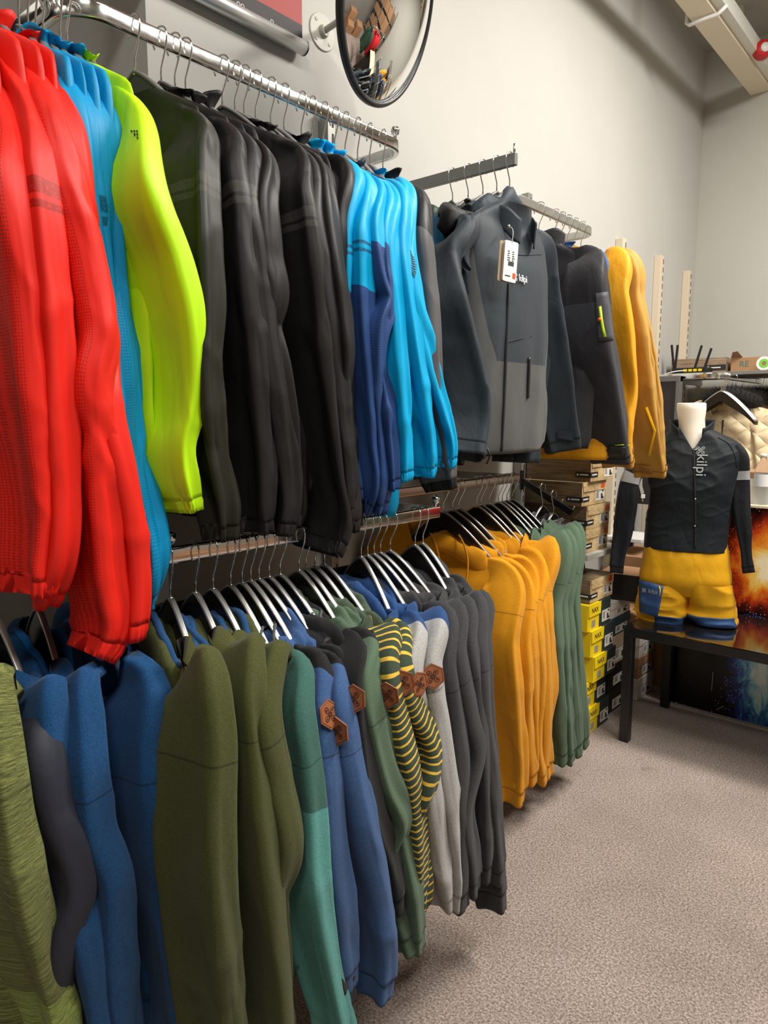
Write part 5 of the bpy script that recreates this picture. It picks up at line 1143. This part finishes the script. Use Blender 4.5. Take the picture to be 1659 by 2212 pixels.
M['woodside'] = woodmat('wood_print_side', srgb(118, 100, 72), srgb(58, 48, 34)); M['woodfront'] = woodmat('wood_print_front', srgb(202, 176, 128), srgb(160, 130, 84), (1.5, 4, 9)); M['woodgrey'] = woodmat('wood_print_weathered', srgb(150, 128, 104), srgb(84, 66, 50))
M['label_white'] = plain('label_white', srgb(218, 214, 204), .6)
# parts of a shoe box in local coordinates: front face looks to +x, base at z=0, width along y
def boot_marks(mb, x, y0, y1, z0, z1, seed):
    rn = random.Random(seed); w, h = y1-y0, z1-z0
    pr = lambda pts: mb.prism([(y0+a*w, z0+b*h) for a, b in pts], (x, 0, 0), Y_, Z_, X_, .0006)
    k = .62; pr([(k, .12), (k+.30, .12), (k+.30, .26), (k+.20, .34), (k+.14, .62), (k, .62)])
    for i in range(5): a = .08+.05*rn.random(); pr([(a, .80-.13*i), (a+.18+.18*rn.random(), .80-.13*i), (a+.2, .85-.13*i), (a, .85-.13*i)])
    pr([(.72, .78), (.9, .78), (.9, .92), (.72, .92)])
def shoe_box(kind, d=.33, w=.24, h=.108, seed=0):
    r = empty('shoe_box')
    if kind == 'wood':
        body = MB().box2((-d, 0, 0), (0, w, h)).build('box_body', [M['woodside'], M['woodfront']], r, bevel=.0015)
        for p in body.data.polygons:
            if p.normal.x > .9: p.material_index = 1
        fl = MB().add([(.001, .012, h*.60), (.001, w-.004, h*.60), (.001, w, h), (.001, 0, h), (.004, .012, h*.60), (.004, w-.004, h*.60), (.003, w, h+.001), (.003, 0, h+.001)], [(3, 2, 1, 0), (4, 5, 6, 7), (0, 1, 5, 4), (1, 2, 6, 5), (2, 3, 7, 6), (3, 0, 4, 7)]).build('front_flap', M['woodfront'], r); fl['label'] = 'kraft printed front flap'
        MB().add([(.0048, w*.74, h*.70), (.0048, w*.93, h*.66), (.0048, w*.93, h*.90), (.0048, w*.82, h*.92)], [(0, 1, 2, 3)]).build('orange_graphic', M['orange'], fl)
        b = MB().box2((.0003, 0, h*.18), (.0016, w*.30, h*.40)); b.box2((-.075, -.0016, h*.18), (.0016, -.0003, h*.40)); st_ = b.build('logo_strip', M['ink'], r); st_['label'] = 'black corner logo strip'
        wm = MB().box2((.0017, w*.04, h*.26), (.0024, w*.25, h*.32)); wm.box2((-.052, -.0024, h*.265), (-.01, -.0017, h*.315)); wm.add([(-.068, -.0022, h*.25), (-.058, -.0022, h*.25), (-.060, -.0022, h*.33), (-.066, -.0022, h*.33)], [(0, 1, 2, 3)]); wm.build('logo_mark', M['card'], st_)
        lb = MB().box2((.0003, w*.56, h*.14), (.0012, w*.95, h*.60)).build('size_label', M['label_white'], r); lb['label'] = 'pale size label'
        mb = MB(); boot_marks(mb, .0013, w*.56, w*.95, h*.14, h*.60, seed); mb.build('boot_drawing', M['ink'], lb)
    elif kind == 'nax':
        body = MB().box2((-d, 0, 0), (0, w, h)).build('box_body', [M['nax_y'], M['nax_g']], r, bevel=.0015)
        MB().box2((-d, w*.5, h*.0), (.0014, w+.001, h+.001)).build('dark_half', M['nax_g'], r, bevel=.001)['label'] = 'dark green half'
        fl = MB().add([(.001, .004, h*.55), (.001, w*.52, h*.55), (.001, w*.55, h), (.001, 0, h), (.006, .004, h*.55), (.006, w*.52, h*.55), (.004, w*.55, h+.002), (.004, 0, h+.002)], [(3, 2, 1, 0), (4, 5, 6, 7), (0, 1, 5, 4), (1, 2, 6, 5), (2, 3, 7, 6), (3, 0, 4, 7)]).build('front_flap', M['nax_y'], r)
        text_obj('lettering', 'NAX', .034, M['ink'], (.0058, w*.27, h*.76), (0, 1, 0), (0, 0, 1), fl, depth=.0004)
        lb = MB().box2((.0016, w*.62, h*.14), (.0024, w*.98, h*.58)).build('size_label', M['label_white'], r); mb = MB(); boot_marks(mb, .0025, w*.62, w*.98, h*.14, h*.58, seed); mb.build('shoe_drawing', M['ink'], lb)
        MB().box2((.0003, w*.18, h*.10), (.001, w*.33, h*.38)).build('code_label', M['label_grey'], r)
    else:
        m = {'white': M['label_white'], 'teal': M['nax_b'], 'beige': M['beige'], 'black': M['blackbox'], 'kraft': M['kraftbox']}[kind]
        MB().box2((-d, 0, 0), (0, w, h*.8)).build('box_body', m, r, bevel=.0015); MB().box2((-d-.002, -.002, h*.55), (.003, w+.002, h)).build('lid', m, r, bevel=.0015)
        lb = MB().box2((.0003, w*.25, h*.1), (.0012, w*.85, h*.5)).build('size_label', M['card'], r); mb = MB(); boot_marks(mb, .0013, w*.25, w*.85, h*.1, h*.5, seed); mb.build('shoe_drawing', M['ink'], lb)
    return r
M['nax_y'] = plain('yellow_box', srgb(240, 208, 24), .5); M['nax_g'] = plain('dark_green_box', srgb(44, 56, 54), .5); M['nax_b'] = plain('slate_blue_box', srgb(52, 76, 88), .5); M['beige'] = plain('beige_box', srgb(206, 186, 158), .6); M['label_grey'] = plain('grey_code', srgb(150, 148, 130), .7)
PROTO = {}
def put_box(kind, loc, label, group, rz=0.0, **kw):
    key = (kind, tuple(sorted(kw.items())))
    if key in PROTO: r = copy_tree(PROTO[key])
    else: r = shoe_box(kind, **kw); PROTO[key] = r
    r.location = tuple(float(c) for c in loc); r.rotation_euler = (0, 0, rz); return tag(r, label, 'box', group)
# stack on the shelf
FX = -1.42
sb = onx(1275, 1212, FX+.035)
SH = onx(1262, 1197, FX)[2]
s2 = tag(empty('wall_shelf', (WX, 3.3, SH)), 'light grey shelf under the four wood print boxes', 'shelf')
MB().box2((WX+.046, 3.02, SH-.026), (FX+.03, 3.42, SH)).build('shelf_board', plain('light_shelf', srgb(176, 174, 166), .55), s2, s2.location, bevel=.002)
MB().add([(WX+.046, 3.04, SH-.026), (FX-.06, 3.04, SH-.026), (FX-.08, 3.04, SH-.06), (WX+.046, 3.04, SH-.09)]+[(WX+.046, 3.06, SH-.026), (FX-.06, 3.06, SH-.026), (FX-.08, 3.06, SH-.06), (WX+.046, 3.06, SH-.09)], [(0, 1, 2, 3), (7, 6, 5, 4), (0, 4, 5, 1), (1, 5, 6, 2), (2, 6, 7, 3), (3, 7, 4, 0)]).build('shelf_bracket', M['armpaint'] if 'armpaint' in M else M['white'], s2, s2.location)
WB = ['bottom', 'second', 'third', 'top']
for k, (u, v) in enumerate(((1262, 1197), (1264, 1148), (1258, 1093), (1270, 1042))):
    p = onx(u, v, FX); put_box('wood', (FX+(.0, .004, -.004, .012)[k], p[1], SH+.111*k+.001), 'wood print shoe box on the shelf, %s of its stack' % ('%s one' % WB[k] if k in (1, 2) else WB[k]), 'wood print shoe boxes', w=.25, h=.110)
# floor stack
NB = ['bottom, touching the floor', 'second from the floor', 'third from the floor', 'fourth from the floor', 'topmost, under the wood print box']
zz = .001
for k, (u, v) in enumerate(((1268, 1572), (1266, 1515), (1281, 1462), (1276, 1405), (1270, 1350))):
    p = onx(u, v, -1.37); put_box('nax', (-1.375+(0, -.012, .012, .004, -.004)[k], min(max(p[1], 3.02), 3.07), zz), 'yellow and dark green shoe box, '+NB[k], 'yellow and green shoe boxes', w=.245, h=.126); zz += .1275
put_box('wood', (-1.385, 3.05, zz+.002), 'wood print shoe box on top of the yellow boxes', 'wood print shoe boxes', w=.25, h=.1100001)
# second column
z2 = .001
for kind, h, lb_ in (('black', .125, 'black shoe box on the floor behind the table leg'), ('black', .124, 'black shoe box under the beige one'), ('beige', .15, 'beige shoe box behind the table leg'), ('teal', .095, 'slate blue shoe box with white label above the beige one'), ('white', .085, 'white shoe box with black marks above the slate blue one')):
    put_box(kind, (-1.40, 3.335, z2), lb_, 'plain shoe boxes', w=.235, h=h, d=.30); z2 += h+.0015
tb_ = put_box('kraft', (-1.31, 3.42, z2+.002), 'brown box with black sides perched on the white shoe box', None, w=.22, h=.13, d=.19, rz=.12)
MB().add([(.0034, -.003, 0), (.0034, .15, .0), (.0034, .223, .13), (.0034, -.003, .131), (.005, -.003, 0), (.005, .15, .0), (.005, .223, .13), (.005, -.003, .131)], [(3, 2, 1, 0), (4, 5, 6, 7), (0, 1, 5, 4), (1, 2, 6, 5), (2, 3, 7, 6), (3, 0, 4, 7)]).build('black_print', M['blackbox'], tb_)
MB().box2((-.19, -.0045, .0), (.004, -.0025, .131)).build('black_side', M['blackbox'], tb_)
z3 = .001
for i in range(4):
    put_box('white' if i % 2 == 0 else 'kraft', (-1.36, 3.62, z3), ('white' if i % 2 == 0 else 'brown')+' labelled box under the table, '+('bottom', 'second', 'third', 'top')[i]+' of four', 'labelled boxes behind the table', w=.22, h=.115, d=.28); z3 += .1165
bb = prop_box('cardboard_box', 'large plain cardboard box on the floor left of the counter', (-1.66, 3.90, 0), (-1.26, 4.3, .72), M['kraftbox'], bevel=.003)
bm_ = MB(); c0 = V(-1.45, 3.8985, .36); bm_.tube([c0+V(a, 0, b) for a, b in ((-.07, -.08), (.07, -.08), (.07, .08), (-.07, .08), (-.07, -.08))], .0025, 5); bm_.build('printed_frame', M['ink'], bb, bb.location)
text_obj('lettering', 'CM', .06, M['ink'], c0+V(0, .0005, .02), X_, Z_, bb, bb.location)
# dark cabinet with grey frame and lower white shelf
p = ony(1468, 812, 4.22); cabx = p[0]; cz = p[2]
cb = tag(empty('cabinet', (cabx, 4.22, .98)), 'dark glass fronted cabinet with grey frame behind the ochre jackets', 'cabinet')
MB().box2((WX+.05, 4.24, .98), (cabx, 4.275, cz)).build('cabinet_body', plain('dark_glass', (.018, .012, .014, 1), .18), cb, cb.location)
b = MB(); b.box2((WX+.05, 4.222, cz-.03), (cabx, 4.276, cz+.002)); b.box2((cabx-.02, 4.222, .98), (cabx+.002, 4.276, cz-.03)); b.build('cabinet_frame', plain('grey_frame', srgb(96, 94, 92), .45), cb, cb.location, bevel=.002)
b = MB()
for x in (WX+.06, cabx-.03): b.box2((x, 4.24, 0), (x+.02, 4.27, .98))
b.build('leg', M['frame'], cb, cb.location)
s3p = ony(1390, 1165, 3.95)
s3 = tag(empty('wall_shelf', (WX, 4.0, s3p[2])), 'small white shelf beside the mannequin waist', 'shelf'); MB().box2((WX+.046, 3.92, s3p[2]-.02), (s3p[0], 4.2, s3p[2])).build('shelf_board', M['white'], s3, s3.location, bevel=.002)
# lanyard
l0 = ony(1384, 1020, 4.235); ly = tag(empty('lanyard', l0), 'pale lanyard strap with white plastic clip beside the mannequin', 'lanyard')
lz = [ony(u, v, 4.235) for u, v in ((1384, 1000), (1384, 1030), (1384, 1050), (1388, 1066))]
MB().sweep(lz, [(-.010, -.001), (.010, -.001), (.010, .001), (-.010, .001)], up=(0, 1, 0)).build('strap', plain('pale_strap', srgb(176, 176, 170), .8, 0, 300, .3), ly, l0); q = ony(1389, 1072, 4.235)
MB().box(q, (.024, .008, .026)).build('clip', M['white'], ly, l0, bevel=.003); MB().box(q-V(0, 0, .022), (.008, .006, .02)).build('clip_hook', M['steel'], ly, l0)
# on the corner shelf
yb_ = 4.86
a, b_ = ony(1449, 808, yb_), ony(1569, 771, yb_)
wbx = tag(empty('shoe_box', (b_[0], yb_, SZ)), 'weathered wood print box lying behind the router', 'box', 'wood print shoe boxes'); wo = wbx.location
MB().box2((a[0], yb_, SZ+.001), (b_[0], yb_+.22, b_[2])).build('box_body', M['woodgrey'], wbx, wo, bevel=.002)
st_ = MB().box2((b_[0]-.12, yb_-.002, SZ+.018), (b_[0]+.002, yb_-.0004, SZ+.052)).build('logo_strip', M['ink'], wbx, wo)
wm = MB().box2((b_[0]-.09, yb_-.0028, SZ+.031), (b_[0]-.03, yb_-.002, SZ+.038)); wm.add([(b_[0]-.112, yb_-.0028, SZ+.028), (b_[0]-.098, yb_-.0028, SZ+.028), (b_[0]-.101, yb_-.0028, SZ+.044), (b_[0]-.109, yb_-.0028, SZ+.044)], [(0, 1, 2, 3)]); wm.build('logo_mark', M['card'], st_, wo)
c0_, c1_ = ony(1571, 812, yb_), ony(1614, 771, yb_)
kb = tag(empty('cardboard_box', (c0_[0], yb_, SZ)), 'worn brown carton beside the wood print box on the corner shelf', 'box'); ko = kb.location
MB().box2((c0_[0]+.01, yb_+.02, SZ+.001), (c1_[0]+.06, yb_+.26, c1_[2])).build('box_body', M['kraftbox'], kb, ko, bevel=.003)
MB().add([(c0_[0]+.01, yb_+.02, c1_[2]), (c1_[0]-.03, yb_+.02, c1_[2]), (c1_[0]-.05, yb_-.03, c1_[2]+.035), (c0_[0]+.03, yb_-.03, c1_[2]+.03)]+[(c0_[0]+.01, yb_+.023, c1_[2]+.001), (c1_[0]-.03, yb_+.023, c1_[2]+.001), (c1_[0]-.05, yb_-.027, c1_[2]+.037), (c0_[0]+.03, yb_-.027, c1_[2]+.032)], [(3, 2, 1, 0), (4, 5, 6, 7), (0, 1, 5, 4), (1, 2, 6, 5), (2, 3, 7, 6), (3, 0, 4, 7)]).build('open_flap', M['kraftbox'], kb, ko)
text_obj('lettering', 'RE', .05, plain('teal_print', srgb(70, 120, 124), .7), (c1_[0]-.02, yb_+.0192, SZ+.05), X_, Z_, kb, ko)
tp_ = V(ony(1648, 815, 4.80)[0], 4.80, SZ+.042); rt_ = tag(empty('tape_roll', tp_), 'green and white tape roll at the shelf end', 'tape roll')
M['green'] = plain('green_plastic', srgb(120, 190, 70), .4)
MB().lathe([(.027, -.02), (.041, -.02), (.041, .02), (.027, .02), (.027, -.02)], tp_, 36, (.25, -1, 0), cap=False).build('tape_ring', M['white'], rt_, tp_, smooth=False); MB().lathe([(.012, -.021), (.0265, -.021), (.0265, .021), (.012, .021), (.012, -.021)], tp_, 36, (.25, -1, 0), cap=False).build('tape_core', M['green'], rt_, tp_, smooth=False)
# router
r0, r1 = ony(1453, 803, 4.76), ony(1530, 800, 4.76); ro = V((r0[0]+r1[0])/2, 4.76, SZ)
rt = tag(empty('wifi_router', ro), 'black router with four upright antennas on the corner shelf', 'router')
MB().box2((r0[0], 4.74, SZ+.001), (r1[0], 4.85, SZ+.034)).build('router_case', M['black'], rt, ro, bevel=.006)
pb = MB()
for k in range(4): pb.box2((ro[0]-.035+.03*k, 4.7385, SZ+.009), (ro[0]-.013+.03*k, 4.7402, SZ+.024))
pb.build('lan_port', M['nax_y'], rt, ro)
for ub, vb, ut, vt in ((1456, 800, 1451, 745), (1458, 800, 1464, 745), (1500, 798, 1516, 746), (1520, 800, 1537, 752)):
    A_, B_ = ony(ub, vb, 4.755), ony(ut, vt, 4.755); A_[2] = max(A_[2], SZ+.015)
    dz = (B_-A_)/np.linalg.norm(B_-A_); sx_ = np.cross(Y_, dz); R_ = np.stack([sx_, Y_, dz], 1); MB().box((A_+B_)/2, (.014, .009, np.linalg.norm(B_-A_)), R_).build('antenna', M['black'], rt, ro, bevel=.002)
cbq, _ = crinterp(np.array([V(ro[0]-.03, 4.738, SZ+.016), V(ro[0]-.07, 4.715, SZ+.012), V(ro[0]-.15, 4.70, SZ-.01), V(ro[0]-.22, 4.71, SZ-.05)]), 20); cbl = MB().tube(cbq, .004, 8).build('network_cable', M['white'], None, smooth=True); tag(cbl, 'pale cable plugged into the black router', 'cable')
# ================================================================ ceiling duct and alarm
DZ = 3.6; d0, d1 = onz(1477, 15, DZ), onz(1611, 202, DZ); xl = (d0[0]+d1[0])/2; xr = (onz(1560, 40, DZ)[0]+onz(1659, 190, DZ)[0])/2
du = tag(empty('ceiling_duct', (xl, 4, DZ)), 'cream cable duct running along the ceiling corner', 'duct'); do = du.location
M['duct'] = plain('cream_duct', srgb(222, 212, 190), .55)
MB().box2((xl, 1.2, DZ), (xr, BY-.001, DZ+.075)).build('duct_body', M['duct'], du, do, bevel=.003)
MB().box2((xr, 1.2, DZ+.018), (xr+.05, BY-.001, DZ+.10)).build('side_channel', plain('pale_channel', srgb(214, 214, 204), .5), du, do, bevel=.003)
yk = onz(1500, 40, DZ)[1]; mb = MB(); q = [(xl-.015, yk, DZ+.10), (xl-.018, yk, DZ-.012), (xl-.004, yk, DZ-.024), (xr+.02, yk, DZ-.018), (xr+.06, yk, DZ+.01)]; mb.tube(q, .010, 8); mb.build('duct_clamp', M['white'], du, do, smooth=True)
mb = MB()
for y in np.arange(2.2, 5.2, .9): mb.box2((xl+.03, y, DZ+.075), (xl+.05, y+.02, CZ if 'CZ' in globals() else 3.95))
mb.build('ceiling_strut', M['duct'], du, do)
ap = onz(1636, 116, DZ+.03); ap[0] = xr+.05
al = tag(empty('fire_alarm', ap), 'round red alarm sounder fixed to the ceiling duct', 'alarm')
M['alarm_red'] = plain('alarm_red', srgb(190, 34, 34), .4)
MB().lathe([(.0005, .0), (.045, .0), (.05, .01), (.05, .055), (.044, .066), (.0005, .068)], ap, 32, (.6, -.8, 0)).build('alarm_body', M['alarm_red'], al, ap, smooth=True); MB().lathe([(.0005, .0685), (.026, .0685), (.026, .071), (.0005, .0715)], ap, 24, (.6, -.8, 0)).build('alarm_face', M['white'], al, ap, smooth=True)

# ================================================================ slanted black arm with grey jackets
wy = 2.945; w0, w1 = ony(1121, 1034, wy), ony(1236, 1108, wy)
wa = tag(empty('slanted_arm', w0), 'black slanted display arm with small pegs before the wood print boxes', 'clothes rail')
dz_ = (w1-w0)/np.linalg.norm(w1-w0); nz_ = np.cross(dz_, Y_); nz_ = nz_ if nz_[2] > 0 else -nz_
MB().box((w0+w1)/2, (np.linalg.norm(w1-w0), .014, .03), np.stack([dz_, Y_, nz_], 1)).build('arm_bar', M['frame'], wa, w0, bevel=.002)
for k in range(5):
    q = w0+(w1-w0)*(.16+.205*k); MB().tube([q, q+nz_*.032+dz_*.002], .0028, 7).build('peg', M['steel'], wa, w0, smooth=True)
MB().box2((WX+.046, wy-.012, w0[2]-.05), (WX+.056, wy+.012, w0[2]+.04)).build('wall_bracket', M['frame'], wa, w0)
MB().box2((WX+.05, wy-.006, w0[2]-.012), (w0[0]+.01, wy+.006, w0[2]+.012)).build('arm_root', M['frame'], wa, w0)
for k, (key, f_, lb_) in enumerate((('st0', f_dstone, 'dark grey shirt hanging from the slanted arm, behind'), ('st1', f_stone, 'pale grey shirt hanging from the slanted arm, in front'))):
    hq_ = w0+(w1-w0)*(.42+.205*k)+nz_*.026; hx = hq_[0]
    ed = [[(1240, 1168), (1252, 1215), (1262, 1260), (1268, 1310), (1270, 1350)], [(1243, 1195), (1267, 1252), (1275, 1340), (1281, 1420), (1284, 1480)]][k]
    G[key] = garment('shirt', lb_, 'shirt', 'shirts on the slanted arm', hq_, ed, (lambda X0: (lambda t: X0+float(np.interp(t, [0, .3, 1], [0, .02, .03]))))(hx), R3(f_), style='shell', neck='collar', cuff='flat', ex=V(0, -1, 0), phi=20, hang='black', hem=-.72, hw=.19, a=(.05, .06, .06, .05), hlabel=('rear' if k == 0 else 'front')+' black hanger on the slanted arm')
# ================================================================ the rest of the shop, seen in the convex mirror
def wcoat(key, x, y, z, label, mat, group):
    h = V(x, y, z); sh_ = [(.215, -.205), (.285, -.31), (.32, -.48), (.33, -.66), (.32, -.86)]
    E_ = [h+V(a, -.02, b) for a, b in sh_]; px = np.array([pix(q) for q in E_]); l_ = np.concatenate([[0], np.cumsum(np.hypot(*np.diff(px, axis=0).T))]); l_ /= l_[-1]
    g = garment('padded_jacket', label, 'jacket', group, h, px, lambda t: float(np.interp(t, l_, [q[0] for q in E_])), (mat, mat, mat), style='shell', ex=V(1, 0, 0), thick=1.6, hem=-.86, hw=.22, neck='collar', cuff='flat', a=(.065, .08, .08, .065), b=(.05, .06, .06, .05), phi=4, hang='black', hlabel='black hanger on the round rack holding the '+' '.join(label.split()[:4]), res=60)
    return g
RKX, RKY, RKZ = .75, 3.6, 1.55
rk = tag(empty('garment_rack', (RKX, RKY, 0)), 'freestanding chrome rack across the aisle, seen in the mirror', 'clothes rack')
mb = MB().tube([(RKX, RKY, .02), (RKX, RKY, RKZ)], .014, 12); mb.tube([(RKX, RKY+1.1, .02), (RKX, RKY+1.1, RKZ)], .014, 12); mb.build('post', M['chrome'], rk, rk.location, smooth=True)
MB().tube([(RKX, RKY-.1, RKZ), (RKX, RKY+1.2, RKZ)], .014, 12).build('rack_bar', M['chrome'], rk, rk.location, smooth=True)
for y in (RKY, RKY+1.1): MB().box((RKX, y, .015), (.5, .05, .03)).build('foot', M['chrome'], rk, rk.location, bevel=.005)
wcoat('w1', RKX, RKY-.06, RKZ, 'dark green padded jacket reflected in the mirror', F('bottle_green_quilt', srgb(40, 72, 54), 'shell'), 'jackets reflected in the mirror')
fr_ = F('red_quilt', srgb(190, 30, 40), 'shell')
for i in range(3): wcoat('w%d' % (i+2), RKX, RKY+.3+.14*i, RKZ, 'red padded jacket reflected in the mirror, '+('front', 'middle', 'rear')[i]+' of three', fr_, 'jackets reflected in the mirror')
su = tag(empty('storage_rack', (2.6, 4.9, 0)), 'grey shelving full of cartons across the shop, seen in the mirror', 'shelving')
SX0, SX1, SY0, SY1 = .9, 3.1, 4.72, 5.3
for x in (SX0, (SX0+SX1)/2, SX1):
    for y in (SY0, SY1): MB().box2((x-.02, y-.02, 0), (x+.02, y+.02, 2.5)).build('post', M['upr_metal'], su, su.location)
lev = (.25, .82, 1.39, 1.96)
for z in lev: MB().box2((SX0, SY0, z-.03), (SX1, SY1, z)).build('shelf_board', M['upr_metal'], su, su.location)
rn = random.Random(11); LV = ['lowest', 'second', 'third', 'top']; nb = 0
for i, z in enumerate(lev):
    x = SX0+.05
    for j in range(4):
        w_ = .40+.1*rn.random(); h_ = .30+.18*rn.random()
        prop_box('cardboard_box', 'brown carton on the %s shelf of the mirrored shelving, %s from its left' % (LV[i], ('first', 'second', 'third', 'fourth')[j]), (x, SY0+.03, z+.001), (x+w_, SY1-.08, z+h_), M['kraftbox'], group='cartons on the mirrored shelving'); x += w_+.05
struct(MB().box2((RX-.02, 1.2, 0), (RX, 2.3, 2.15)).build('door_1', plain('door_beige', srgb(176, 162, 132), .5)))
es = tag(MB().box2((RX-.03, 1.55, 2.35), (RX-.002, 1.95, 2.52)).build('exit_sign', plain('exit_green', srgb(40, 130, 80), .5)), 'green exit sign above the beige door, seen in the mirror', 'sign')
for i, (x, y) in enumerate(((1.9, 2.9), (1.9, 3.45), (2.4, 2.9))): prop_box('cardboard_box', 'brown carton on the shop floor, seen in the mirror, '+('nearest', 'rear', 'right')[i]+' one', (x, y, 0), (x+.45, y+.45, .4+.2*i), M['kraftbox'], group='cartons on the shop floor')
# ================================================================ camera & light
cd = bpy.data.cameras.new('camera'); cd.sensor_fit = 'AUTO'; cd.sensor_width = 36; cd.lens = FPX/2212*36; cd.clip_start = .05
co = bpy.data.objects.new('camera', cd); COL.objects.link(co)
mw = Matrix.Identity(4)
for i, ax in enumerate((RT, UP, -FW)):
    for j in range(3): mw[j][i] = ax[j]
mw.translation = Vector(CAM); co.matrix_world = mw; S.camera = co
def area(name, loc, to, size, power, col=(1, .955, .89), sy=None, spread=None):
    l = bpy.data.lights.new(name, 'AREA'); l.energy = power; l.color = col; l.size = size
    if sy: l.shape = 'RECTANGLE'; l.size_y = sy
    if spread: l.spread = math.radians(spread)
    o = bpy.data.objects.new(name, l); COL.objects.link(o); o.location = loc
    o.rotation_euler = (Vector(to)-Vector(loc)).to_track_quat('-Z', 'Y').to_euler(); return o
def spot(name, loc, to, power, ang=70, rad=.05, col=(1, .955, .89), blend=.6):
    l = bpy.data.lights.new(name, 'SPOT'); l.energy = power; l.color = col; l.spot_size = math.radians(ang); l.spot_blend = blend; l.shadow_soft_size = rad
    o = bpy.data.objects.new(name, l); COL.objects.link(o); o.location = loc
    o.rotation_euler = (Vector(to)-Vector(loc)).to_track_quat('-Z', 'Y').to_euler(); return o
spot('track_spot', (1.15, 1.42, 3.85), (-1.6, 2.0, 2.2), 80, 75, .06, blend=1)
area('ceiling_panel', (.2, 3.3, 3.9), (.1, 3.1, 0), 1.4, 150, sy=.5)
area('ceiling_panel', (1.2, 1.9, 3.9), (1.0, 1.9, 0), 1.4, 70, sy=.4)
area('ceiling_panel', (.15, 1.2, 3.9), (-.3, 1.4, 1), .8, 18, sy=.3)
area('ceiling_panel', (.3, -.4, 3.9), (-.2, 0, 0), .8, 42, sy=.4)
w = bpy.data.worlds.new('world'); S.world = w; w.use_nodes = True; w.node_tree.nodes['Background'].inputs[0].default_value = (1, .95, .88, 1); w.node_tree.nodes['Background'].inputs[1].default_value = .05
S.view_settings.view_transform = 'Standard'; S.view_settings.look = 'None'; S.view_settings.gamma = 1; S.view_settings.exposure = 0.0; S.view_settings.use_curve_mapping = False
for k, r in HP.items():
    if not HUSED[k]:
        for ch in list(r.children): bpy.data.objects.remove(ch)
        bpy.data.objects.remove(r)
